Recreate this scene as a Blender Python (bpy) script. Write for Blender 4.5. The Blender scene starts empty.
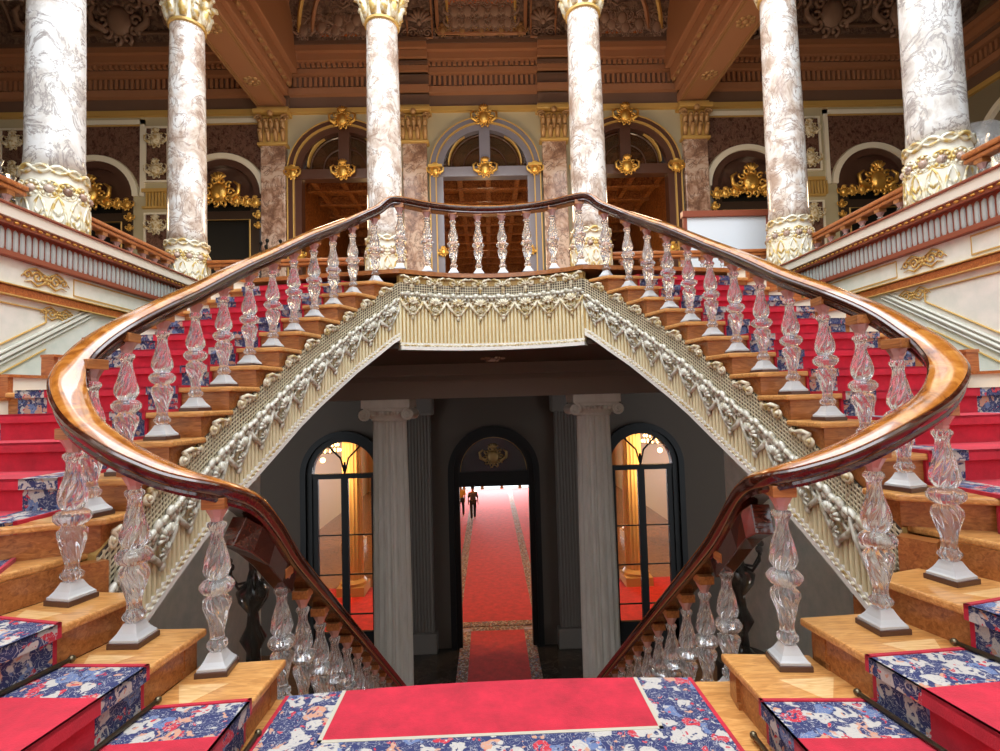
import bpy, bmesh, math, random
from mathutils import Vector, Matrix
random.seed(7)
PI = math.pi
sin, cos = math.sin, math.cos
SC = bpy.context.scene
COL = SC.collection

# ---------------------------------------------------------------- camera, world, lights
def V(*a): return Vector(a)
FPX, PITCH, ROLL, YAW, CX = 520.0, .0466, .0277, .0233, -.082
_r = V(cos(YAW), -sin(YAW), 0)
_f = V(sin(YAW) * cos(PITCH), cos(YAW) * cos(PITCH), sin(PITCH))
_u = _r.cross(_f)
_R = _r * cos(ROLL) - _u * sin(ROLL)
_U = _r * sin(ROLL) + _u * cos(ROLL)
cam = bpy.data.cameras.new('camera')
cam.sensor_width = 36
cam.lens = 36 * FPX / 1000
cam.clip_end = 300
co = bpy.data.objects.new('camera', cam)
m = Matrix((( _R.x, _U.x, -_f.x), (_R.y, _U.y, -_f.y), (_R.z, _U.z, -_f.z))).to_4x4()
m.translation = V(CX, 0, 1.6)
co.matrix_world = m
COL.objects.link(co)
SC.camera = co

SC.view_settings.view_transform = 'Standard'
SC.view_settings.look = 'None'
SC.view_settings.exposure = 0.25
SC.view_settings.gamma = 1
SC.view_settings.use_curve_mapping = False
SC.cycles.max_bounces = 10
SC.cycles.transmission_bounces = 8
SC.cycles.transparent_max_bounces = 8
SC.cycles.caustics_refractive = True
SC.cycles.sample_clamp_indirect = 4

world = bpy.data.worlds.new('world'); SC.world = world
world.use_nodes = True
world.node_tree.nodes['Background'].inputs[0].default_value = (.86, .93, 1, 1)
world.node_tree.nodes['Background'].inputs[1].default_value = 2.2

def area(name, loc, size, energy, color, rot=(0, 0, 0), sy=None):
    l = bpy.data.lights.new(name, 'AREA'); l.energy = energy; l.color = color
    l.shape = 'RECTANGLE'; l.size = size; l.size_y = sy or size
    o = bpy.data.objects.new(name, l); o.location = loc; o.rotation_euler = rot
    COL.objects.link(o); return o
def point(name, loc, energy, color, r=.3):
    l = bpy.data.lights.new(name, 'POINT'); l.energy = energy; l.color = color; l.shadow_soft_size = r
    o = bpy.data.objects.new(name, l); o.location = loc; COL.objects.link(o); return o
area('skylight', (0, 2.5, 15.5), 10, 1500, (.93, .96, 1), sy=10)
for x, y, e in ((0, 12.4, 170), (-9.5, 11.0, 100), (9.5, 11.0, 100), (-4.1, 12.6, 90), (4.1, 12.6, 90)):
    point('gallery_fill', (x, y, 6.4), e, (1, .74, .46), .5)  # warm fill added to brighten the gallery bays, no fittings hang there
for x, y in ((-4.1, 19), (0, 19), (4.1, 19), (0, 25)):
    point('salon_lamp', (x, y, 5.5), 110, (1, .62, .28), .3)
point('entrance_lamp', (-5.35, 16.6, -.15), 420, (1, .6, .25), .08)
point('entrance_lamp', (5.35, 16.6, -.15), 420, (1, .6, .25), .08)
point('entrance_lamp', (-6, 24, -.3), 260, (1, .55, .22), .08)
point('entrance_lamp', (6, 24, -.3), 260, (1, .55, .22), .08)
area('doorway_daylight', (0, 37.3, -2.6), 6, 1300, (.95, .97, 1), rot=(PI/2, 0, PI), sy=3.5)

# ---------------------------------------------------------------- materials
def mat(name, col=(.5, .5, .5), rough=.5, metal=0, **k):
    m = bpy.data.materials.new(name); m.use_nodes = True
    b = m.node_tree.nodes['Principled BSDF']
    b.inputs['Base Color'].default_value = (*col, 1)
    b.inputs['Roughness'].default_value = rough
    b.inputs['Metallic'].default_value = metal
    for key, v in k.items():
        b.inputs[key.replace('_', ' ')].default_value = v
    return m
def nd(m, t, **k):
    n = m.node_tree.nodes.new(t)
    for a, v in k.items():
        if a in n.bl_rna.properties: setattr(n, a, v)
        else: n.inputs[a.replace('_', ' ')].default_value = v
    return n
def lk(m, a, b): m.node_tree.links.new(a, b)
def ramp(m, fac, stops, interp='LINEAR'):
    r = nd(m, 'ShaderNodeValToRGB'); r.color_ramp.interpolation = interp
    while len(r.color_ramp.elements) < len(stops): r.color_ramp.elements.new(.5)
    for e, (p, c) in zip(r.color_ramp.elements, stops):
        e.position = p; e.color = (*c, 1)
    lk(m, fac, r.inputs[0]); return r.outputs[0]
def coords(m, scale=(1, 1, 1), rot=(0, 0, 0)):
    tc = nd(m, 'ShaderNodeTexCoord'); mp = nd(m, 'ShaderNodeMapping')
    mp.inputs['Scale'].default_value = scale; mp.inputs['Rotation'].default_value = rot
    lk(m, tc.outputs['Object'], mp.inputs[0]); return mp.outputs[0]
def noise(m, v, scale, detail=4, rough=.5, dist=0):
    n = nd(m, 'ShaderNodeTexNoise'); n.inputs['Scale'].default_value = scale
    n.inputs['Detail'].default_value = detail; n.inputs['Roughness'].default_value = rough
    n.inputs['Distortion'].default_value = dist
    lk(m, v, n.inputs['Vector']); return n.outputs['Fac']
def bump(m, h, strength=.3, dist=.01):
    b = nd(m, 'ShaderNodeBump'); b.inputs['Strength'].default_value = strength; b.inputs['Distance'].default_value = dist
    lk(m, h, b.inputs['Height']); lk(m, b.outputs[0], m.node_tree.nodes['Principled BSDF'].inputs['Normal'])
def base(m, c): lk(m, c, m.node_tree.nodes['Principled BSDF'].inputs['Base Color'])
def mix(m, f, a, b):
    n = nd(m, 'ShaderNodeMix'); n.data_type = 'RGBA'
    for s, i in ((f, 0), (a, 6), (b, 7)):
        if isinstance(s, tuple): n.inputs[i].default_value = (*s, 1)
        elif isinstance(s, (int, float)): n.inputs[i].default_value = s
        else: lk(m, s, n.inputs[i])
    return n.outputs[2]
def wood(name, a, b, c, rough=.25, scale=(2, 14, 14), coat=.3, bscale=3):
    m = mat(name, a, rough, Coat_Weight=coat, Coat_Roughness=.08)
    v = coords(m, scale)
    n = noise(m, v, bscale, 6, .6, 1.2)
    base(m, ramp(m, n, [(.3, a), (.5, b), (.7, c)]))
    return m
M = {}
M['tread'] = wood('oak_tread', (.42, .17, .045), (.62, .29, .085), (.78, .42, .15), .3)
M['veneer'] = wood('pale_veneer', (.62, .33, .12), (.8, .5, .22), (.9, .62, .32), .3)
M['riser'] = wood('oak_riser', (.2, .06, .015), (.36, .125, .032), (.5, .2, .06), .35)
M['mahogany'] = wood('mahogany', (.02, .004, .003), (.05, .01, .005), (.1, .022, .01), .12, coat=.6)
M['amber'] = wood('amber_wood', (.16, .04, .008), (.42, .14, .022), (.62, .27, .06), .12, (3, 3, 3), coat=1, bscale=2.5)
M['orange_wood'] = wood('orange_wood', (.25, .06, .015), (.42, .13, .035), (.6, .22, .06), .3)
M['dark_wood'] = mat('dark_wood', (.035, .02, .014), .3, Coat_Weight=.3)
M['black'] = mat('black_iron', (.007, .007, .007), .5, Specular_IOR_Level=.25)
M['cream'] = mat('cream_plaster', (.84, .8, .68), .6)
M['cream_dark'] = mat('olive_cream', (.5, .45, .3), .6)
M['white_line'] = mat('white_molding', (.85, .83, .78), .5)
M['wall_panel'] = mat('wall_panel', (.82, .84, .76), .55)
v = coords(M['wall_panel'], (1, 1, 1)); base(M['wall_panel'], ramp(M['wall_panel'], noise(M['wall_panel'], v, 5, 6, .6), [(.35, (.74, .78, .7)), (.65, (.88, .88, .8))]))
M['redline'] = mat('red_brown_molding', (.28, .07, .035), .4)
M['gold'] = mat('gold_leaf', (.85, .52, .13), .32, .85)
bump(M['gold'], noise(M['gold'], coords(M['gold']), 60, 2), .3, .01)
M['goldpaint'] = mat('ochre_gilding', (.62, .4, .12), .45, .2)
M['bronze_leaf'] = mat('bronze_gilding', (.45, .27, .12), .4, .3)
M['pale_gold'] = mat('pale_gilding', (.8, .68, .36), .4, .25)
base(M['pale_gold'], ramp(M['pale_gold'], noise(M['pale_gold'], coords(M['pale_gold']), 9, 3), [(.42, (.66, .46, .14)), (.55, (.86, .82, .66))]))
M['brass'] = mat('aged_brass', (.16, .13, .08), .35, .9)
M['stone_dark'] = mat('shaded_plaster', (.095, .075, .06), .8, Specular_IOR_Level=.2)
M['glasspane'] = mat('dark_glass', (.02, .02, .025), .05)
M['grey_highlight'] = mat('grey_blue_highlight', (.2, .2, .26), .18, Coat_Weight=.6)  # blue-grey highlight of the centre door jambs, put into the casing colour
M['umber'] = mat('umber_wood', (.08, .035, .025), .3, Coat_Weight=.4)
M['silver_orn'] = mat('silver_grey_gesso', (.62, .6, .52), .45, .15)
v = coords(M['silver_orn']); base(M['silver_orn'], ramp(M['silver_orn'], noise(M['silver_orn'], v, 22, 3), [(.35, (.4, .35, .24)), (.55, (.68, .66, .58))]))
M['stone_mold'] = mat('cream_grey_molding', (.6, .6, .52), .5)
M['frieze_grey'] = mat('grey_blue_frieze', (.48, .52, .5), .45)
M['gesso'] = mat('gilded_gesso', (.7, .62, .42), .45)
v = coords(M['gesso']); base(M['gesso'], ramp(M['gesso'], noise(M['gesso'], v, 14, 3), [(.38, (.5, .36, .14)), (.55, (.78, .72, .56))]))
M['flute'] = mat('cream_rib', (.78, .7, .46), .5)
M['flute_gold'] = mat('gold_ground', (.5, .32, .1), .5, .1)
M['trellis'] = mat('trellis_gesso', (.6, .52, .36), .45)
M['trellis_dark'] = mat('trellis_ground', (.06, .045, .035), .7)
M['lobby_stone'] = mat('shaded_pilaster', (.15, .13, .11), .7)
M['ionic'] = mat('grey_stone_shaft', (.55, .52, .48), .6)
v = coords(M['ionic'], (1, 1, .3)); base(M['ionic'], ramp(M['ionic'], noise(M['ionic'], v, 6, 5), [(.3, (.68, .65, .58)), (.7, (.8, .77, .71))]))

def marble(name, cols, scale=3.0, rough=.18):
    m = mat(name, cols[1], rough, Coat_Weight=.3, Coat_Roughness=.1)
    v = coords(m, (1, 1, .8), (.3, .5, .2))
    n1 = noise(m, v, scale, 8, .62, .5)
    n2 = noise(m, v, scale * .8, 9, .68, 1.1)
    c1 = ramp(m, n1, [(.36, cols[0]), (.46, cols[1]), (.54, cols[2])])
    vein = ramp(m, n2, [(.47, (0, 0, 0)), (.495, (.9, .9, .9)), (.505, (.9, .9, .9)), (.53, (0, 0, 0))])
    base(m, mix(m, vein, c1, cols[3]))
    return m
M['marble'] = marble('white_veined_marble', ((.5, .37, .29), (.74, .64, .56), (.88, .86, .83), (.36, .25, .2)), 3.2, .14)
M['marble_white'] = marble('pale_grey_marble', ((.55, .5, .46), (.76, .73, .69), (.87, .87, .86), (.34, .3, .29)), 2.8, .14)
M['marble_pink'] = marble('rose_brown_marble', ((.22, .12, .08), (.42, .26, .19), (.6, .46, .38), (.16, .09, .07)))
M['scag'] = marble('dark_scagliola', ((.05, .02, .015), (.1, .045, .035), (.16, .08, .06), (.2, .12, .09)), 9)

def carpet_red(name, c=(.5, .01, .034)):
    m = mat(name, c, .95, Sheen_Weight=.12)
    v = coords(m); n = noise(m, v, 5, 5, .7)
    base(m, ramp(m, n, [(.3, tuple(x * .72 for x in c)), (.7, tuple(min(1, x * 1.25) for x in c))]))
    bump(m, noise(m, v, 160, 2), .4, .004); return m
M['carpet'] = carpet_red('crimson_pile')
M['hall_carpet'] = carpet_red('scarlet_pile', (.55, .02, .02))
def carpet_pattern(name, bg, scale=1.0):
    """floral band: warped cells in cream, salmon, red and blue over a dark ground, cream tendrils"""
    m = mat(name, bg, .95)
    v = coords(m, (scale,) * 3)
    wn = nd(m, 'ShaderNodeTexNoise'); wn.inputs['Scale'].default_value = 14; lk(m, v, wn.inputs['Vector'])
    ma = nd(m, 'ShaderNodeVectorMath', operation='MULTIPLY_ADD'); lk(m, wn.outputs['Color'], ma.inputs[0]); ma.inputs[1].default_value = (.12, .12, .12); lk(m, v, ma.inputs[2])
    vo = nd(m, 'ShaderNodeTexVoronoi'); vo.inputs['Scale'].default_value = 11; lk(m, ma.outputs[0], vo.inputs['Vector'])
    v2 = nd(m, 'ShaderNodeTexVoronoi'); v2.inputs['Scale'].default_value = 26; lk(m, ma.outputs[0], v2.inputs['Vector'])
    def pick(vn, stops):
        sep = nd(m, 'ShaderNodeSeparateColor'); lk(m, vn.outputs['Color'], sep.inputs[0]); return ramp(m, sep.outputs[0], stops, 'CONSTANT')
    cream, salmon, red, blue = (.5, .46, .42), (.55, .27, .17), (.5, .03, .05), (.12, .17, .33)
    big = pick(vo, [(0, cream), (.32, salmon), (.46, blue), (.64, cream), (.9, red)])
    sm = pick(v2, [(0, red), (.25, bg), (.45, cream), (.62, bg), (.8, salmon)])
    petal = ramp(m, vo.outputs['Distance'], [(.14, (0, 0, 0)), (.17, (1, 1, 1)), (.46, (1, 1, 1)), (.5, (0, 0, 0))])
    dot = ramp(m, v2.outputs['Distance'], [(.28, (1, 1, 1)), (.33, (0, 0, 0))])
    c = mix(m, petal, bg, big)
    c = mix(m, dot, c, sm)
    tend = ramp(m, noise(m, v, 20, 1, .5, 2.5), [(.475, (0, 0, 0)), (.49, (1, 1, 1)), (.51, (1, 1, 1)), (.525, (0, 0, 0))])
    c = mix(m, tend, c, (.36, .35, .38))
    base(m, c); bump(m, noise(m, v, 160, 2), .4, .004); return m
M['border'] = carpet_pattern('blue_floral_border', (.028, .036, .12))
M['border_dark'] = carpet_pattern('dark_floral_border', (.045, .03, .05), 1.3)
M['greek'] = carpet_pattern('brown_key_border', (.16, .08, .04), 1.5)
M['edge'] = mat('carpet_selvedge', (.5, .45, .36), .95)

M['crystal'] = mat('cut_crystal', (.97, .97, .99), .02, Transmission_Weight=.92, IOR=1.5, Specular_IOR_Level=1.0)
M['crystal_foot'] = mat('frosted_foot', (.95, .97, 1), .08, Transmission_Weight=.4, IOR=1.5, Specular_IOR_Level=1.0)
M['crystal_pink'] = mat('rose_crystal', (.8, .45, .42), .15, Transmission_Weight=.45, IOR=1.5)
M['plastic'] = mat('plastic_wrap', (.85, .88, .9), .2, Transmission_Weight=.6, Alpha=.5)

# ---------------------------------------------------------------- mesh helpers
class MB:
    """collects shapes into one bmesh"""
    def __init__(s): s.bm = bmesh.new(); s.mi = 0
    def _f(s, vs):
        try: f = s.bm.faces.new(vs); f.material_index = s.mi; return f
        except ValueError: return None
    def box(s, x0, x1, y0, y1, z0, z1):
        v = [s.bm.verts.new((x, y, z)) for x in (x0, x1) for y in (y0, y1) for z in (z0, z1)]
        for q in ((0, 1, 3, 2), (4, 6, 7, 5), (0, 4, 5, 1), (2, 3, 7, 6), (0, 2, 6, 4), (1, 5, 7, 3)): s._f([v[i] for i in q])
        return s
    def hexa(s, lo, hi):
        """two 3D rings of equal length joined to a closed solid"""
        a = [s.bm.verts.new(p) for p in lo]; b = [s.bm.verts.new(p) for p in hi]; n = len(a)
        s._f(a[::-1]); s._f(b)
        for i in range(n): s._f([a[i], a[(i + 1) % n], b[(i + 1) % n], b[i]])
        return s
    def prism(s, poly, z0, z1):
        return s.hexa([(p[0], p[1], z0) for p in poly], [(p[0], p[1], z1) for p in poly])
    def prism_x(s, poly, x0, x1):      # poly in (y, z)
        return s.hexa([(x0, p[0], p[1]) for p in poly], [(x1, p[0], p[1]) for p in poly])
    def prism_y(s, poly, y0, y1):      # poly in (x, z)
        return s.hexa([(p[0], y0, p[1]) for p in poly], [(p[0], y1, p[1]) for p in poly])
    def lathe(s, prof, c=(0, 0, 0), n=24, flute=None, close=True):
        rings = []
        for r, z in prof:
            ring = []
            for i in range(n):
                a = 2 * PI * i / n; rr = flute(r, z, a) if flute else r
                ring.append(s.bm.verts.new((c[0] + rr * cos(a), c[1] + rr * sin(a), c[2] + z)))
            rings.append(ring)
        for a, b in zip(rings, rings[1:]):
            for i in range(n): s._f([a[i], a[(i + 1) % n], b[(i + 1) % n], b[i]])
        if close: s._f(rings[0][::-1]); s._f(rings[-1])
        return s
    def tube(s, pts, r, n=6, closed=False):
        pts = [Vector(p) for p in pts]; N = len(pts); rings = []
        if isinstance(r, (int, float)): r = [r] * N
        up = None
        for i, p in enumerate(pts):
            if closed: t = pts[(i + 1) % N] - pts[i - 1]
            else: t = pts[min(i + 1, N - 1)] - pts[max(i - 1, 0)]
            t.normalize()
            if up is None: up = t.orthogonal().normalized()
            up = (up - t * up.dot(t)); up = up.normalized() if up.length > 1e-5 else t.orthogonal().normalized()
            w = t.cross(up)
            rings.append([s.bm.verts.new(p + (up * cos(2 * PI * k / n) + w * sin(2 * PI * k / n)) * r[i]) for k in range(n)])
        prs = list(zip(rings, rings[1:])) + ([(rings[-1], rings[0])] if closed else [])
        for a, b in prs:
            for k in range(n): s._f([a[k], a[(k + 1) % n], b[(k + 1) % n], b[k]])
        if not closed: s._f(rings[0][::-1]); s._f(rings[-1])
        return s
    def ball(s, c, r, sx=1, sy=1, sz=1, n=8):
        prof = [(max(.0005, r * sin(PI * i / 6)), -r * cos(PI * i / 6)) for i in range(7)]
        k = MB(); k.lathe(prof, n=n)
        for v in k.bm.verts: v.co = Vector((c[0] + v.co.x * sx, c[1] + v.co.y * sy, c[2] + v.co.z * sz))
        s.join(k); return s
    def join(s, o, mtx=None):
        mp = {v: s.bm.verts.new(mtx @ v.co if mtx else v.co) for v in o.bm.verts}
        for f in o.bm.faces:
            try:
                g = s.bm.faces.new([mp[v] for v in f.verts]); g.material_index = f.material_index if o.mi or f.material_index else s.mi
            except ValueError: pass
        return s
    def build(s, name, mats, parent=None, smooth=False, bevel=0, recalc=True):
        if recalc: bmesh.ops.recalc_face_normals(s.bm, faces=s.bm.faces)
        me = bpy.data.meshes.new(name)
        if parent is not None:
            off = Vector((0, 0, 0)); p = parent
            while p is not None: off += Vector(p.location); p = p.parent
            if off.length: bmesh.ops.translate(s.bm, verts=s.bm.verts, vec=-off)
        s.bm.to_mesh(me); s.bm.free()
        for m_ in (mats if isinstance(mats, (list, tuple)) else [mats]): me.materials.append(M[m_] if isinstance(m_, str) else m_)
        if smooth:
            me.polygons.foreach_set('use_smooth', [True] * len(me.polygons))
            if smooth == 'auto': me.set_sharp_from_angle(angle=math.radians(38))
        o = bpy.data.objects.new(name, me); COL.objects.link(o)
        if parent is not None: o.parent = parent
        if bevel:
            b = o.modifiers.new('bevel', 'BEVEL'); b.width = bevel; b.segments = 2; b.limit_method = 'ANGLE'
        return o
def thing(name, label, cat, loc=(0, 0, 0), rz=0, group=None):
    o = bpy.data.objects.new(name, None); COL.objects.link(o); o.empty_display_size = .1
    o.location = loc; o.rotation_euler = (0, 0, rz); tag(o, label, cat, group); return o
def tag(o, label, cat, group=None):
    o['label'] = label; o['category'] = cat
    if group: o['group'] = group
    return o
def struct(o): o['kind'] = 'structure'; return o
def kids(o): return [c for c in COL.objects if c.parent == o]
def copy_tree(o, loc, rz=0, label=None):
    c = o.copy(); COL.objects.link(c); c.location = loc; c.rotation_euler = (0, 0, rz)
    if label: c['label'] = label
    for ch in kids(o):
        d = ch.copy(); COL.objects.link(d); d.parent = c
        for g in kids(ch):
            e = g.copy(); COL.objects.link(e); e.parent = d
    return c
def catmull(P, n=6):
    P = [Vector(p) for p in P]; out = []
    for i in range(len(P) - 1):
        p0 = P[i - 1] if i else P[0] * 2 - P[1]; p1, p2 = P[i], P[i + 1]
        p3 = P[i + 2] if i + 2 < len(P) else P[-1] * 2 - P[-2]
        for k in range(n):
            t = k / n
            out.append(.5 * ((2 * p1) + (p2 - p0) * t + (2 * p0 - 5 * p1 + 4 * p2 - p3) * t * t + (3 * p1 - p0 - 3 * p2 + p3) * t ** 3))
    out.append(P[-1]); return out
def sweep(mb, pts, prof, mis=None, up=V(0, 0, 1)):
    """closed profile (side, up) along pts; mis = material index per profile edge"""
    rings = []; N = len(pts)
    for i, p in enumerate(pts):
        t = (pts[min(i + 1, N - 1)] - pts[max(i - 1, 0)]).normalized()
        sd = t.cross(up).normalized(); u2 = sd.cross(t).normalized()
        rings.append([mb.bm.verts.new(p + sd * a + u2 * b) for a, b in prof])
    n = len(prof)
    for a, b in zip(rings, rings[1:]):
        for k in range(n):
            f = mb._f([a[k], a[(k + 1) % n], b[(k + 1) % n], b[k]])
            if f and mis: f.material_index = mis[k]
    mb._f(rings[0][::-1]); mb._f(rings[-1])
ORD = ['first', 'second', 'third', 'fourth', 'fifth', 'sixth', 'seventh', 'eighth', 'ninth', 'tenth', 'eleventh', 'twelfth', 'thirteenth', 'fourteenth', 'fifteenth', 'sixteenth', 'seventeenth', 'eighteenth', 'nineteenth', 'twentieth']
SIDE = {-1: 'left', 1: 'right'}

# ---------------------------------------------------------------- dimensions
H = .197
ZU = 17 * H            # upper floor 3.349
G = -4.7               # ground floor
WX = 4.52               # wall plane beside the stairs
NI = {1: (1.22, 2.88), 2: (1.64, 2.84), 3: (2.04, 2.86), 4: (2.44, 2.96), 5: (2.35, 3.09), 6: (2.29, 3.27), 7: (2.29, 3.65), 8: (2.28, 4.03),
      9: (2.24, 4.38), 10: (2.17, 4.73), 11: (2.1, 5.07), 12: (2.03, 5.4), 13: (1.93, 5.72), 14: (1.81, 6.04), 15: (1.68, 6.34), 16: (1.5, 6.6), 17: (1.3, 6.78)}
NO = {1: (1.25, -1.4), 2: (2.1, -1.4), 3: (3.1, -1.4), 4: (4.1, -1.4), 5: (4.4, 2.1), 6: (4.4, 3.4), 7: (4.4, 3.78)}
NO.update({8: (4.22, 4.1), 9: (4.12, 4.47), 10: (4.04, 4.83), 11: (3.95, 5.19), 12: (3.87, 5.55), 13: (3.78, 5.9), 14: (3.68, 6.25), 15: (3.57, 6.58), 16: (3.45, 6.88), 17: (3.3, 7.12)})
BAL = {1: (1.5, 2.74), 2: (1.915, 2.72), 3: (2.318, 2.79), 5: (2.43, 3.13), 6: (2.45, 3.46), 7: (2.448, 3.83), 8: (2.424, 4.217), 9: (2.37, 4.556), 10: (2.3, 4.89),
       11: (2.225, 5.24), 12: (2.131, 5.56), 13: (2.018, 5.87), 14: (1.9, 6.21), 15: (1.745, 6.52), 16: (1.518, 6.76)}
BAL[1] = (1.5, 2.8)
BRX = [1.211, .87, .52, .17]
def SX(s, p):
    """the lower steps sit slightly skewed to the axis of the stair"""
    wy = max(0, min(1, (3.15 - p[1]) / .3)); wx = max(0, min(1, 2.5 - p[0])) * wy
    return (s * p[0] - .07 * wx, p[1] - s * .085 * wy)
def bridge_y(x): return 6.92 + .38 * (1 - (x / 1.21) ** 2)       # baluster line of the bridge
def bridge_edge(x): return 6.8 + .38 * (1 - (min(abs(x), 1.21) / 1.21) ** 2)

# ---------------------------------------------------------------- setting: landing, floors, walls
b = MB(); b.box(-1.3, 1.3, -1.6, 2.95, -.3, 0)
b.prism([(-1.6, 2.6), (1.6, 2.6), (1.6, 2.9), (1.2, 2.95), (.6, 2.99), (0, 3.0), (-.6, 2.99), (-1.2, 2.95), (-1.6, 2.9)], -.302, -.001)
o = struct(b.build('floor_landing', 'tread', bevel=.008))
b = MB(); b.box(-1.6, 1.6, -1.5, 2.9, G, -.3); struct(b.build('wall_landing', 'stone_dark'))
b = MB(); b.box(-9, 9, -1.6, 38, G - .2, G); struct(b.build('floor', wood('parquet', (.16, .07, .03), (.26, .12, .05), (.36, .18, .08), .25)))
# rear wall of the stair hall
b = MB(); b.box(-7, 7, -1.95, -1.7, G, 3.0); b.box(-7, 7, -1.95, -1.7, 9.5, 11.5)
for x0, x1 in ((-7, -4.9), (-2.3, -1.9), (1.9, 2.3), (4.9, 7)): b.box(x0, x1, -1.95, -1.7, 3.0, 9.5)
struct(b.build('wall_rear', 'wall_panel'))
b = MB()
for x in (-3.6, -.6, .6, 3.6): b.box(x - .04, x + .04, -1.85, -1.8, 3.0, 9.5)
for z in (4.6, 6.2, 7.8): b.box(-4.9, 4.9, -1.85, -1.8, z - .04, z + .04)
struct(b.build('window_3', 'white_line'))

# side walls carrying the gallery edge: one profile run along y
def sidewall(s):
    nm = 'wall_' + SIDE[s]
    def run(name, x0, x1, z0, z1, mt, y0=-1.7, y1=10.2, par=None):
        q = MB(); q.box(min(s * x0, s * x1), max(s * x0, s * x1), y0, y1, z0, z1); return q.build(name, mt, par, bevel=.006)
    w = MB(); w.box(min(s * WX, s * (WX + .4)), max(s * WX, s * (WX + .4)), -1.7, 10.2, G, 3.4)
    root = struct(w.build(nm, 'wall_panel'))
    def p(name, x0, x1, z0, z1, mt): return run(name, x0, x1, z0, z1, mt, par=root)
    p('ledge', WX - .12, WX + .4, 3.39, 3.5, 'cream')
    p('molding', WX - .14, WX + .1, 3.495, 3.52, 'redline')
    p('molding', WX - .09, WX + .1, 3.33, 3.395, 'redline')
    # egg ornaments on the red-brown moulding
    q = MB()
    for i in range(130):
        q.ball((s * (WX - .095), -1.0 + i * .085, 3.365), .019, .7, 1.5, .8, 6)
    q.build('bead_row', 'gold', root, smooth=True)
    p('frieze_ground', WX - .02, WX + .05, 3.1, 3.35, 'redline')
    q = MB()
    for i in range(158):
        y = -1.1 + i * .071
        q.lathe([(.018, 3.11), (.026, 3.14), (.026, 3.27), (.022, 3.3), (.008, 3.32)], (s * (WX - .015), y, 0), 8)
    q.build('fluted_frieze', 'frieze_grey', root, smooth='auto')
    p('molding', WX - .06, WX + .05, 3.05, 3.105, 'redline')
    p('molding', WX - .03, WX + .05, 2.7, 2.785, 'orange_wood')
    p('molding', WX - .05, WX + .05, 2.79, 2.805, 'goldpaint')
    p('molding', WX - .05, WX + .05, 2.69, 2.705, 'goldpaint')
    # narrow frames in the frieze and their gilded scroll bouquets
    y = -1.4
    while y < 9.4:
        q = MB()
        yy0, yy1, z0, z1 = y + .45, min(y + 1.75, 9.8), 2.845, 3.02
        q.tube([(s * (WX - .005), a, c) for a, c in ((yy0, z0), (yy1, z0), (yy1, z1), (yy0, z1))], .009, 4, True)
        q.build('panel_line', 'goldpaint', root)
        q = MB(); q.join(scroll_bouquet(), Matrix.Translation((s * (WX - .01), y + .1, 2.93)) @ Matrix.Rotation(PI / 2, 4, 'Z') @ Matrix.Scale(.9, 4))
        q.build('gilded_scroll', 'goldpaint', root, smooth=True)
        y += 2.2
    # sloping dado moulding that follows the steps, panel lines of the large panel
    def zs(y): return 1.98 + (y - 4.6) * .56
    q = MB()
    for d, r in ((.0, .022), (.05, .014), (-.05, .014)):
        q.tube([(s * (WX - .01), y_, zs(y_) + d) for y_ in (2.2, 5.9)], r, 6)
    q.build('sloping_molding', 'stone_mold', root)
    q = MB()
    for d, mtx in ((.13, 0), (-.14, 0)):
        q.tube([(s * (WX - .008), y_, zs(y_) + d) for y_ in (1.0, 5.3)], .009, 5)
    q.tube([(s * (WX - .008), y_, 2.62) for y_ in (1.0, 5.3)], .009, 5)
    q.tube([(s * (WX - .008), 5.3, z_) for z_ in (2.5, 2.62)], .009, 5)
    q.build('panel_line', 'goldpaint', root)
    q = MB(); q.join(scroll_bouquet(), Matrix.Translation((s * (WX - .01), 5.45, 2.6)) @ Matrix.Rotation(PI / 2, 4, 'Z') @ Matrix.Scale(.7, 4)); q.build('gilded_scroll', 'goldpaint', root, smooth=True)
    return root

def spiral(cx, cy, r0, turns=1.4, d=1, a0=0, n=16):
    return [(cx + d * r0 * (1 - .8 * k / n) * cos(a0 + 2 * PI * turns * k / n), 0, cy + r0 * (1 - .8 * k / n) * sin(a0 + 2 * PI * turns * k / n)) for k in range(n + 1)]
def scroll_bouquet():
    q = MB()
    for d in (-1, 1):
        q.tube(spiral(d * .12, 0, .07, 1.3, d), .013, 5)
        q.tube(spiral(d * .24, .01, .05, 1.2, -d), .010, 5)
        q.tube([(d * .05, 0, .05), (d * .14, 0, .1), (d * .22, 0, .07), (d * .32, 0, -.02)], [.014, .012, .01, .005], 5)
        q.tube([(d * .04, 0, -.05), (d * .12, 0, -.09), (d * .2, 0, -.05), (d * .28, 0, -.07)], [.012, .012, .008, .004], 5)
    for a in range(6): q.ball((.045 * cos(a * PI / 3), 0, .045 * sin(a * PI / 3)), .022, 1, .6, 1, 6)
    q.ball((0, 0, 0), .025, 1, .8, 1, 8)
    return q
def shell(r=.1, k=7, spread=2.4):
    """fan shell opening upward in the xz plane, relief towards -y"""
    q = MB()
    for i in range(k):
        a = PI / 2 - spread / 2 + spread * i / (k - 1)
        q.tube([(0, -.01, 0), (.55 * r * cos(a), -.03, .55 * r * sin(a)), (r * cos(a), -.02, r * sin(a))], [.006, r * .14, r * .17], 6)
    q.ball((0, -.02, 0), r * .22, 1, .8, 1, 6)
    return q
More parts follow.
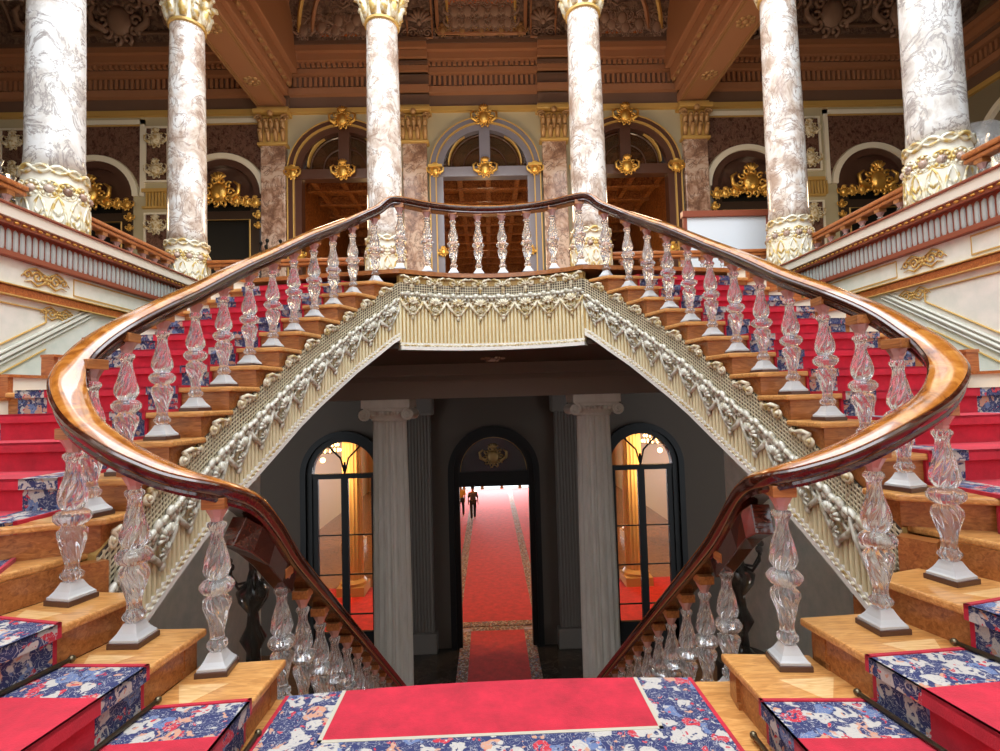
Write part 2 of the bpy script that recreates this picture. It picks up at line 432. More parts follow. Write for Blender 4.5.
def pendant():
    """garland unit: double scroll, shell and bud hanging down; x along, z up, relief towards -y"""
    q = MB()
    for d in (-1, 1):
        q.tube([(x_, y_ - .02, z_) for x_, y_, z_ in spiral(d * .1, -.01, .06, 1.3, d, PI / 2)], [.02 - .0008 * k for k in range(17)], 6)
        q.tube([(d * .17, -.015, .03), (d * .12, -.03, -.07), (d * .05, -.03, -.15), (d * .015, -.02, -.2)], [.018, .02, .016, .01], 6)
    q.join(shell(.085), Matrix.Translation((0, -.03, -.04)))
    q.join(shell(.055, 5), Matrix.Translation((0, -.02, -.13)))
    q.ball((0, -.02, -.215), .026, 1, .9, 1.3, 6)
    q.ball((0, -.02, -.175), .035, 1, .8, .6, 6)
    return q
def leafband(L, n=5):
    q = MB()
    for i in range(n):
        x = (-.5 + (i + .5) / n) * L
        q.ball((x, -.035, .02 + .012 * (i % 2)), .036, 1.15, .75, .75 + .3 * (i % 2), 6)
        q.ball((x + L / n / 2, -.03, -.02), .024, 1, .8, 1, 6)
    return q
def top_scroll(L):
    q = MB()
    for d in (-1, 1):
        q.tube([(x_, y_ - .02, z_) for x_, y_, z_ in spiral(d * L * .24, .0, .05, 1.4, d, PI / 2)], [.018 - .0006 * k for k in range(17)], 6)
        q.tube([(d * L * .5, -.02, .05), (d * L * .36, -.03, .06), (d * .04, -.03, .02)], [.014, .016, .014], 6)
        q.ball((d * L * .24, -.025, 0), .02, 1, .8, 1, 6)
    q.join(shell(.06, 5), Matrix.Translation((0, -.02, -.03)))
    q.ball((0, -.02, -.075), .028, 1, .8, 1.4, 6); q.ball((0, -.02, -.12), .016, 1, .8, 1.4, 6)
    return q
def bracket():
    """scroll bracket under a tread end; x along, z up, relief -y"""
    q = MB()
    q.tube([(x_, y_ - .02, z_) for x_, y_, z_ in spiral(-.07, -.03, .05, 1.4, -1, PI / 2)], [.017 - .0006 * k for k in range(17)], 6)
    q.tube([(-.07, -.02, .02), (0, -.03, .04), (.08, -.025, .03), (.14, -.02, .045)], [.016, .018, .014, .01], 6)
    for k in range(4): q.ball((-.01 + .045 * k, -.02, -.01 + .014 * k), .024, .8, .7, 1.2, 6)
    q.ball((-.07, -.03, -.03), .02, 1, 1, 1, 6)
    return q
for s in (-1, 1): sidewall(s)

# ---------------------------------------------------------------- staircase (horseshoe, built as left flight, right flight, bridge)
def edge_pts():
    """inner edge from step 5 to the bridge centre: (x, y, pitch z), x positive side"""
    P = [(NI[i][0], NI[i][1], i * H) for i in range(5, 18)]
    P[0] = (NI[5][0], NI[5][1] - .02, 5 * H + .0)
    return P
def resample(P, step):
    P = [Vector(p) for p in P]; out = [P[0]]; acc = 0
    for a, c in zip(P, P[1:]):
        L = ((c - a).xy).length; t = step - acc
        while t < L: out.append(a.lerp(c, t / L)); t += step
        acc = L - (t - step)
    return out
def frame(Pp, i, s):
    a = Pp[max(i - 1, 0)]; c = Pp[min(i + 1, len(Pp) - 1)]
    t = c - a; t = Vector((t.x, t.y, t.z)).normalized()
    nrm = Vector((t.y, -t.x, 0)).normalized()          # horizontal normal
    return t, nrm

def fascia(parent, P, depth, s, flight):
    """P: world-space edge points (x,y,z top); outward normal toward the well"""
    P = [Vector(p) for p in P]; n = len(P)
    nr = []
    for i in range(n):
        t = P[min(i + 1, n - 1)] - P[max(i - 1, 0)]
        q = Vector((t.y, -t.x, 0)).normalized()
        if flight:
            if q.x * -s < 0: q = -q                       # toward the well
        elif q.y > 0: q = -q
        nr.append(q)
    def strip(mb, top, bot, o0, o1):
        for i in range(n - 1):
            lo = [P[i] + nr[i] * o0 + V(0, 0, bot), P[i + 1] + nr[i + 1] * o0 + V(0, 0, bot), P[i + 1] + nr[i + 1] * o1 + V(0, 0, bot), P[i] + nr[i] * o1 + V(0, 0, bot)]
            mb.hexa(lo, [v_ + V(0, 0, top - bot) for v_ in lo])
        return mb
    main = strip(MB(), (-.09 if flight else -.07), -depth, -.1, 0).build('stringer', 'flute_gold', parent)
    strip(MB(), -.1 if flight else -.17, -.36, 0, .008).build('trellis_ground', 'trellis_dark', main)
    e = MB()
    for tz, th, o in ((-depth + .0, .045, .03), (-depth + .075, .02, .02)):
        strip(e, tz + th, tz, -.1, o)
    e.build('white_edge_molding', 'white_line', main)
    e = strip(MB(), -depth + .075, -depth + .045, -.1, .02)
    q = resample(P, .05)
    for p in q:
        j = min(range(n), key=lambda k: (P[k] - p).length); e.ball(p + nr[j] * .02 + V(0, 0, -depth + .06), .018, 1, 1, .8, 6)
    e.build('bead_molding', 'gesso', main, smooth='auto')
    # ribs
    R_ = resample(P, .052); fl = MB()
    def near(p):
        best = None
        for k in range(n - 1):
            a, c = P[k].xy, P[k + 1].xy; L = (c - a).length_squared or 1e-9
            t = max(0, min(1, (p.xy - a).dot(c - a) / L)); d = (a.lerp(c, t) - p.xy).length
            if best is None or d < best[0]: best = (d, k, t)
        return nr[best[1]].lerp(nr[best[1] + 1], best[2]).normalized()
    for p in R_:
        fl.lathe([(.017, -depth + .09), (.017, -.43), (.01, -.41)], (p.x + near(p).x * .006, p.y + near(p).y * .006, p.z), 8)
    fl.build('fluting', 'flute', main, smooth='auto')
    # trellis: crossing bars
    T = resample(P, .034); tr = MB()
    top = -.1 if flight else -.17
    for p in T:
        nn = near(p) * .014
        tr.box(p.x + nn.x - .005, p.x + nn.x + .005, p.y + nn.y - .005, p.y + nn.y + .005, p.z - .36, p.z + top)
    kz = top - .02
    Q = resample(P, .1) + [P[-1]]
    while kz > -.37:
        tr.tube([p + near(p) * .016 + V(0, 0, kz) for p in Q], .006, 4); kz -= .034
    tr.build('trellis', 'trellis', main)
    # garland
    step = .31
    tot = sum((c - a).xy.length for a, c in zip(P, P[1:])); k = max(1, round(tot / step)); step = tot / k
    for p in resample(P, step / 2)[1::2]:
        nn = near(p); al = Vector((-nn.y, nn.x, 0))
        # slope along al
        j = min(range(n - 1), key=lambda q_: ((P[q_] + P[q_ + 1]) / 2 - p).xy.length)
        dd = P[j + 1] - P[j]; sl = dd.z / (dd.xy.length or 1) * (1 if dd.xy.dot(al.xy) > 0 else -1)
        ux_ = al + V(0, 0, sl)
        mt = Matrix(((ux_.x, -nn.x, 0), (ux_.y, -nn.y, 0), (ux_.z, 0, 1))).to_4x4(); mt.translation = p + V(0, 0, -.41) + nn * .01
        g = MB(); g.join(pendant(), mt); g.build('garland_pendant', 'silver_orn' if flight else 'gesso', main, smooth=True)
        g = MB(); mt2 = mt.copy(); mt2.translation = p + V(0, 0, -.35) + nn * .01
        g.join(leafband(step, 5), mt2); g.build('leaf_band', 'silver_orn', main, smooth=True)
        if not flight:
            g = MB(); mt3 = mt.copy(); mt3.translation = p + V(0, 0, -.14) + nn * .01
            g.join(top_scroll(step), mt3); g.build('leaf_band', 'gesso', main, smooth=True)
    return main, near

def flight(s):
    root = thing('staircase', f'{SIDE[s]} curving upper flight of oak steps with gilded trellis and garland stringer', 'staircase', (s * 1.3, 2.9, 0))
    X = lambda p: SX(s, p)
    for i in range(1, 18):
        a = Vector(NI[i]); c = Vector(NO[i])
        if i < 17:
            a2 = Vector(NI[i + 1]); c2 = Vector(NO[i + 1])
            mid = [Vector((4.4, -1.4))] if i == 4 else []
        else: continue
        # overhang of the nosing
        d = (c - a).normalized(); nrm = Vector((d.y, -d.x)); 
        if nrm.dot((a2 + c2) / 2 - (a + c) / 2) > 0: nrm = -nrm
        e1 = (a2 - a).normalized(); inw = Vector((-e1.y, e1.x))
        if inw.dot(c - a) > 0: inw = -inw
        A = a + nrm * .035 + inw * .045; Cc = c + nrm * .035; A2 = a2 + inw * .045
        poly = [X(A), X(A2)] + [X(c2)] + [X(p) for p in mid] + [X(Cc)]
        if s < 0: poly = poly[::-1]
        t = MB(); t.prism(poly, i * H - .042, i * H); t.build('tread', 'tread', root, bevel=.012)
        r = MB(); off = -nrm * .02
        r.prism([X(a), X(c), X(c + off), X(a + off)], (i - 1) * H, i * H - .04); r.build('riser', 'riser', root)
        # side closing under the tread, toward the well
        r = MB(); o2 = -inw * .1; al = (a2 - a).normalized() * .002
        r.prism([X(a), X(a2), X(a2 + o2), X(a + o2)], (i - 1) * H - .1, i * H - .04); r.build('step_end', 'riser', root)
        # veneer lozenge on the tread near the baluster
        if i <= 6 and i in BAL:
            bx = Vector(BAL[i]); vn = MB(); w = .33
            q = [bx + d * .14 - nrm * .13, bx + d * .14 + nrm * .13, bx + d * .34]
            vn.prism([X(p) for p in q], i * H, i * H + .0015); vn.build('veneer_inlay', 'veneer', root)
        if i >= 5:
            mid_ = (a + a2) / 2; L = (a2 - a).length
            nn = Vector((X(inw)[0], inw.y, 0)) ; nn = Vector((s * inw.x, inw.y, 0)); al3 = Vector((-nn.y, nn.x, 0))
            up = 1 if (al3.x * s * (a2 - a).x + al3.y * (a2 - a).y) > 0 else -1
            k = L / .34 if L > .2 else .55
            mt = Matrix(((al3.x * up * k, -nn.x, 0), (al3.y * up * k, -nn.y, 0), (0, 0, 1))).to_4x4()
            mt.translation = V(s * mid_.x, mid_.y, i * H - .115) + nn * .012
            g = MB(); g.join(bracket(), mt); g.build('scroll_bracket', 'gesso', root, smooth=True)
    # stringer
    P = [(s * x, y, z - .12) for x, y, z in edge_pts()]
    P = P + [(s * 1.21, 6.8, ZU - .07)]
    fascia(root, P, .86, s, True)
    # walls under the winders, plain
    b_ = MB(); q = [NI[i] for i in range(1, 6)] + [(2.29, 3.45)]
    zt = [0, H, 2 * H, 3 * H, 4 * H, 5 * H]
    for (p, r), z in zip(zip(q, q[1:]), zt):
        p = Vector(p); r = Vector(r); nn = Vector((-(r - p).y, (r - p).x)).normalized() * -.12
        b_.prism([X(p), X(r), X(r + nn), X(p + nn)], -.4, z + .03)
    b_.build('winder_panel', 'riser', root)
    # outer string: cream stepped curb with an oak cap, along the side away from the well
    b_ = MB(); cp_ = MB()
    for i in range(5, 17):
        p, r = Vector(NO[i]), Vector(NO[i + 1]); nn = Vector(((r - p).y, -(r - p).x)).normalized() * -.0
        nn = Vector((.1, 0)) if i > 6 else Vector((.1, 0)); z = i * H
        b_.prism([X(p), X(r), X(r + nn), X(p + nn)], z - .9, z + .13)
        cp_.prism([X(p + Vector((-.02, -.03))), X(r + Vector((-.02, 0))), X(r + nn), X(p + nn + Vector((0, -.03)))], z + .13, z + .155)
        cp_.prism([X(p + Vector((-.01, -.02))), X(p + Vector((-.01, .03))), X(p + nn + Vector((0, .03))), X(p + nn + Vector((0, -.02)))], z - H + .13, z + .13)
    b_.build('outer_string', 'cream', root); cp_.build('string_cap', 'orange_wood', root)
    # soffit
    b_ = MB()
    E = [(NI[i], NO[i], i * H - .97) for i in range(6, 18)]
    for (a, c, z), (a2, c2, z2) in zip(E, E[1:]):
        b_.hexa([(s * a[0], a[1], z), (s * c[0], c[1], z), (s * c2[0], c2[1], z2), (s * a2[0], a2[1], z2)],
                [(s * a[0], a[1], z + .08), (s * c[0], c[1], z + .08), (s * c2[0], c2[1], z2 + .08), (s * a2[0], a2[1], z2 + .08)])
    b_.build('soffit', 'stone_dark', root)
    return root
fl = {s: flight(s) for s in (-1, 1)}

# bridge
br = thing('stair_bridge', 'curved bridge joining both flights, cream ribs under a garland fascia', 'bridge', (0, 7, ZU))
xs = [-1.21 + 2.42 * k / 16 for k in range(17)]
poly = [(x, bridge_edge(x) - .05) for x in xs] + [(1.3, 6.76)] + [(3.4, 7.12), (4.5, 8.2), (4.5, 9.95), (-4.5, 9.95), (-4.5, 8.2), (-3.4, 7.12), (-1.3, 6.76)]
b = MB(); b.prism(poly[::1], ZU - .055, ZU); b.build('bridge_floor', 'riser', br)
P = [(x, bridge_edge(x), ZU) for x in xs]
fascia(br, P, 1.06, 1, False)
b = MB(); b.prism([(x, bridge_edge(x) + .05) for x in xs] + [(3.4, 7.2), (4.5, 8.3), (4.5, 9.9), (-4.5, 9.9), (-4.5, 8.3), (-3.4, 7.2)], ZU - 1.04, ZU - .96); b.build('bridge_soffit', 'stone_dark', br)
b = MB(); b.lathe([(.02, 0), (.1, 0), (.12, .02), (.06, .06), (.03, .07)], (0, 8.6, ZU - 1.12), 16)
for a in range(6): b.ball((.16 * cos(a * PI / 3), 8.6 + .16 * sin(a * PI / 3), ZU - 1.06), .06, 1, 1, .4)
b.build('ceiling_rose', 'marble_pink', br, smooth=True)

# lower flight
lf = thing('staircase', 'lower flight descending from the landing into the dim entrance lobby', 'staircase', (0, 3.1, 0))
for k in range(24):
    y = 2.725 + k * .275; z = -k * H
    if k: b = MB(); b.box(-1.62, 1.62, y - .03, y + .29, z - .04, z); b.build('tread', 'tread', lf)
    b = MB(); b.box(-1.6, 1.6, y + .255, y + .275, z - H, z - .04); b.build('riser', 'riser', lf)
def curbz(y): return -.36 - .72 * (y - 3.45)
for s in (-1, 1):
    b = MB(); b.prism_x([(3.12, -.2), (9.4, curbz(9.4)), (9.4, curbz(9.4) - .4), (3.12, -.9)], min(s * 1.36, s * 1.54), max(s * 1.36, s * 1.54)); b.build('curb', 'riser', lf)
    b = MB(); b.prism_x([(2.9, -.6), (9.5, -4.6), (9.5, G), (2.9, G)], min(s * 1.56, s * 1.62), max(s * 1.56, s * 1.62)); b.build('side_wall', 'stone_dark', lf)
b = MB()
for k in range(1, 24):
    y = 2.725 + k * .275; z = -k * H
    b.box(-.85, .85, y - .04, y + .255, z, z + .014); b.box(-.85, .85, y + .235, y + .252, z - H, z + .014)
tag(b.build('stair_runner', 'carpet'), 'crimson runner laid down the lower flight beyond the landing', 'carpet')

# ---------------------------------------------------------------- carpets of the flights
def carpet(s):
    root = thing('stair_carpet', f'crimson stair runner with blue floral border on the {SIDE[s]} flight', 'carpet', (s * 2.9, 3, .5))
    W0, BW, WT = .42, .25, 1.36
    acc = {'red_pile': MB(), 'inner_border': MB(), 'outer_border': MB(), 'piping': MB()}
    X = lambda p: SX(s, p)
    for i in range(1, 17):
        a, c, a2, c2 = (Vector(q) for q in (NI[i], NO[i], NI[i + 1], NO[i + 1]))
        d, d2 = (c - a).normalized(), (c2 - a2).normalized()
        nrm = Vector((d.y, -d.x))
        if nrm.dot((a2 + c2) / 2 - (a + c) / 2) > 0: nrm = -nrm
        L = min(WT, (c - a).length - .2); L2 = min(WT, (c2 - a2).length - .2)
        if i <= 4: L = L2 = WT + .15
        segs = [('piping', W0 - .02, W0), ('inner_border', W0, W0 + BW), ('red_pile', W0 + BW, -BW), ('outer_border', -BW, 0)]
        def pt(A, D, LL, o):
            return A + D * ((W0 + LL + o) if o <= 0 else o)
        z = i * H
        for nm, o0, o1 in segs:
            th = .016 if nm != 'piping' else .022
            p0, p1 = pt(a, d, L, o0), pt(a, d, L, o1); q0, q1 = pt(a2, d2, L2, o0), pt(a2, d2, L2, o1)
            f_ = nrm * .05; bk = nrm * .02
            m_ = acc[nm]
            m_.prism([X(p0 + f_), X(p1 + f_), X(q1 - bk * 0), X(q0 - bk * 0)], z, z + th)          # on the tread
            m_.prism([X(p0 + f_), X(p1 + f_), X(p1 + nrm * .036), X(p0 + nrm * .036)], z - .05, z + th)         # over the nosing
            m_.prism([X(p0 + bk), X(p1 + bk), X(p1), X(p0)], z - H + th, z - .03)                  # riser
    for nm, m_ in acc.items():
        m_.build(nm, {'red_pile': 'carpet', 'inner_border': 'border', 'outer_border': 'border', 'piping': 'carpet'}[nm], root)
    return root
for s in (-1, 1): carpet(s)
# stair rods at the foot of the near risers
for s in (-1, 1):
    for i in range(1, 5):
        a, c = Vector(NI[i]), Vector(NO[i]); d = (c - a).normalized(); nrm = Vector((d.y, -d.x))
        if nrm.dot(Vector(NI[i + 1]) - a) > 0: nrm = -nrm
        p0 = a + d * .36 + nrm * .06; p1 = a + d * 2.3 + nrm * .06; z = (i - 1) * H + .03
        b = MB(); b.tube([(*SX(s, p0), z), (*SX(s, p1), z)], .011, 8); b.ball((*SX(s, p0), z), .018, 1, 1, 1)
        tag(b.build('stair_rod', 'brass', smooth=True), f'thin brass stair rod at the foot of the {ORD[i-1]} step, {SIDE[s]} flight', 'rod', 'brass stair rods holding the runners')
# landing carpet
lc = thing('landing_carpet', 'crimson landing carpet with wide navy floral border in the foreground', 'carpet', (0, 1.5, 0))
def front(x): return 3.01 - .06 * (x / 1.12) ** 2
xs = [-1.1 + 2.2 * k / 12 for k in range(13)]
def cstrip(x0, x1, y0, y1, nm, mt, z=.018, fy=0):
    b = MB(); n = max(2, int((x1 - x0) / .18) + 1); xx = [x0 + (x1 - x0) * k / (n - 1) for k in range(n)]
    if y1 is None: poly = [(x, front(x) - fy) for x in xx] + [(x1, y0), (x0, y0)]
    else: poly = [(x0, y1), (x1, y1), (x1, y0), (x0, y0)]
    b.prism(poly[::-1], 0, z); return b.build(nm, mt, lc)
LC = -.11
for x0, x1, y0, y1, nm, mt, z in ((-.8, .8, 2.55, None, 'red_pile', 'carpet', .018), (-1.1, -.82, -.9, None, 'border', 'border', .018), (.82, 1.1, -.9, None, 'border', 'border', .018),
        (-.82, .82, 2.25, 2.53, 'border', 'border', .018), (-.82, -.8, 2.53, None, 'selvedge', 'edge', .02), (.8, .82, 2.53, None, 'selvedge', 'edge', .02), (-.82, .82, 2.53, 2.55, 'selvedge', 'edge', .02),
        (-.82, .82, 2.23, 2.25, 'selvedge', 'edge', .02), (-1.12, -1.1, -.9, None, 'piping', 'carpet', .02), (1.1, 1.12, -.9, None, 'piping', 'carpet', .02), (-.82, .82, -.9, 2.23, 'red_pile', 'carpet', .017)):
    cstrip(x0 + LC, x1 + LC, y0, y1, nm, mt, z)

# ---------------------------------------------------------------- balusters
def interp(P, t):
    for (a, r), (c, r2) in zip(P, P[1:]):
        if t <= c: return r + (r2 - r) * (t - a) / (c - a)
    return P[-1][1]
def make_baluster(name, label, n=48, plinth=True):
    root = thing(name, label, 'baluster')
    z0 = 0
    if plinth:
        b = MB(); b.box(-.083, .083, -.083, .083, 0, .028); b.build('plinth', 'umber', root, bevel=.003); z0 = .028
    b = MB()
    # square flaring foot
    sq = [(.074, z0), (.074, z0 + .012), (.066, z0 + .02), (.056, z0 + .034), (.053, z0 + .038), (.042, z0 + .06), (.033, z0 + .08)]
    rings = []
    for r, z in sq: rings.append([b.bm.verts.new((x * r, y * r, z)) for x, y in ((-1, -1), (0, -1), (1, -1), (1, 0), (1, 1), (0, 1), (-1, 1), (-1, 0))])
    for p, q in zip(rings, rings[1:]):
        for i in range(8): b._f([p[i], p[(i + 1) % 8], q[(i + 1) % 8], q[i]])
    b._f(rings[0][::-1]); b._f(rings[-1]); b.build('foot', 'crystal_foot', root)
    prof = [(z0 + .08, .028), (z0 + .1, .046), (z0 + .118, .05), (z0 + .136, .034), (z0 + .17, .03), (.24, .037), (.31, .054), (.345, .064), (.375, .062), (.395, .044), (.402, .042)]
    sw = lambda k, amp, ph: (lambda r, z, a: r * (1 + amp * abs(cos(k * a + ph * z)) - amp * .5))
    NZ = 34; zz = [prof[0][0] + (prof[-1][0] - prof[0][0]) * i / NZ for i in range(NZ + 1)]
    b = MB(); b.lathe([(interp(prof, z), z) for z in zz], n=n, flute=sw(4, .26, 22)); b.build('lower_vase', 'crystal', root, smooth=True)
    b = MB(); b.lathe([(.045, .402), (.062, .412), (.078, .435), (.079, .455), (.064, .476), (.045, .486)], n=n, flute=sw(8, .2, 0)); b.build('ring', 'crystal', root, smooth=True)
    prof = [(.486, .04), (.5, .05), (.53, .062), (.57, .06), (.63, .045), (.69, .031), (.73, .028), (.75, .034), (.765, .044), (.78, .042), (.79, .03)]
    zz = [prof[0][0] + (prof[-1][0] - prof[0][0]) * i / NZ for i in range(NZ + 1)]
    b = MB(); b.lathe([(interp(prof, z), z) for z in zz], n=n, flute=sw(4, .26, -22)); b.build('upper_vase', 'crystal', root, smooth=True)
    b = MB(); b.lathe([(.03, .79), (.034, .81), (.052, .845), (.06, .86)], n=8); b.build('rose_cap', 'crystal_pink', root)
    b = MB(); b.box(-.06, .06, -.055, .055, .86, .92); b.build('rail_block', 'riser', root, bevel=.004)
    return root
proto = make_baluster('crystal_baluster', 'x')
lower = make_baluster('crystal_baluster', 'x')
first = [True, True]
def place(src, k, loc, rz, label, group, sc=None):
    if first[k]: first[k] = False; o = src; o.location = loc; o.rotation_euler = (0, 0, rz)
    else: o = copy_tree(src, loc, rz)
    o['label'] = label; o['group'] = group
    return o
for s in (-1, 1):
    seq = sorted(BAL)
    for n_, i in enumerate(seq):
        x, y = BAL[i]; a, c = NI[i], NI[i + 1]
        rz = math.atan2(c[1] - a[1], s * (c[0] - a[0]))
        place(proto, 0, (*SX(s, (x, y)), i * H), rz, f'twisted cut crystal baluster, {ORD[n_]} up from the landing on the {SIDE[s]} upper flight', 'crystal balusters of the upper flights')
names = ['leftmost', 'second from left', 'third from left', 'fourth from left', 'fourth from right', 'third from right', 'second from right', 'rightmost']
bx = [-1.211, -.87, -.52, -.17, .17, .52, .87, 1.211]
for x, nm in zip(bx, names):
    place(proto, 0, (x, bridge_y(x), ZU), 0, f'cut crystal baluster on the bridge, {nm}', 'crystal balusters of the bridge')
for s in (-1, 1):
    for k in range(14):
        y = 3.45 + k * .375
        place(lower, 1, (s * 1.45, y, curbz(y)), PI / 2, f'cut crystal baluster, {ORD[k]} down the {SIDE[s]} side of the lower flight', 'crystal balusters of the lower flight')

# ---------------------------------------------------------------- handrail, one continuous band
hp = [(1.45, 8.9), (1.45, 6.5), (1.45, 4.9), (1.45, 4.2), (1.45, 3.85)]
L_ = [(x, y, .58 - .742 * (y - 3.55)) for x, y in hp] + [(1.45, 3.52, .61), (1.455, 3.27, .85), (1.46, 3.03, 1.05), (1.5, 2.82, 1.15), (1.62, 2.71, 1.22), (1.8, 2.68, 1.3), (2.0, 2.69, 1.4), (2.22, 2.75, 1.53), (2.4, 2.87, 1.68), (2.48, 3.02, 1.82), (2.49, 3.2, 1.96), (2.48, 3.46, 2.135)]
for i in range(7, 17): L_.append((*BAL[i], i * H + .965))
L_[-1] = (1.5, 6.76, 16 * H + .98)
corner = [(1.36, 6.86, ZU + .93), (1.21, 6.93, ZU + .965)]
mid = [(x, bridge_y(x), ZU + .955) for x in (.87, .52, .17)]
def bulge(x, y, d): return x + d * max(0, 1 - abs(y - 3.25) / .9) * (1 if x > 2.1 else 0)
path = [(*SX(-1, (bulge(x, y, .015) if x > 2.2 else x, y)), z) for x, y, z in L_ + corner + mid] + [(*SX(1, (bulge(x, y, .08), y)), z) for x, y, z in (L_ + corner + mid)[::-1]]
pts = catmull(path, 5)
hr = thing('handrail', 'glossy amber and mahogany handrail sweeping round both flights and the bridge', 'handrail', (0, 7, ZU + .9))
body = [(-.062, -.07), (.062, -.07), (.07, -.055), (.066, -.04), (.076, -.034), (.084, -.015), (.092, .0), (.092, .014), (.082, .024), (-.082, .024), (-.092, .014), (-.092, 0), (-.084, -.015), (-.076, -.034), (-.066, -.04), (-.07, -.055)]
b = MB(); sweep(b, pts, body); b.build('rail_body', 'mahogany', hr, smooth='auto')
top = [(.076, .022), (.08, .032), (.064, .047), (.03, .056), (-.03, .056), (-.064, .047), (-.08, .032), (-.076, .022)]
b = MB(); sweep(b, pts, top); b.build('rail_top', 'amber', hr, smooth='auto')
for s in (-1, 1):      # deep curved bracket under the rail where it drops to the lower flight
    q = [Vector((*SX(s, (x, y)), z)) for x, y, z in ((1.46, 2.95, .98), (1.455, 3.1, .9), (1.455, 3.27, .78), (1.45, 3.45, .62), (1.45, 3.6, .5))]
    b = MB(); sweep(b, q, [(-.05, -.16), (.05, -.16), (.05, 0), (-.05, 0)]); b.build('rail_bracket', 'mahogany', hr, bevel=.005)

# ---------------------------------------------------------------- upper gallery: floor, columns
b = MB()
for s in (-1, 1): b.box(min(s * WX, s * 14.4), max(s * WX, s * 14.4), -1.7, 10.2, ZU - .3, ZU)
b.box(-14.4, 14.4, 9.95, 30, ZU - .3, ZU)
struct(b.build('floor_upper', 'umber'))
b = MB(); b.box(-WX, WX, 9.9, 10.9, 2.12, ZU - .02); b.box(-WX, WX, 9.95, 10.85, 1.66, 2.12); b.box(-WX, WX, 9.85, 9.95, 2.1, 2.18); b.box(-WX, WX, 9.88, 9.95, 1.98, 2.02)
struct(b.build('trim_1', mat('beam_plaster', (.24, .18, .15), .7)))
b = MB(); b.box(-9, 9, 10.9, 13.6, 2.2, 2.35); struct(b.build('ceiling_lobby', 'stone_dark'))

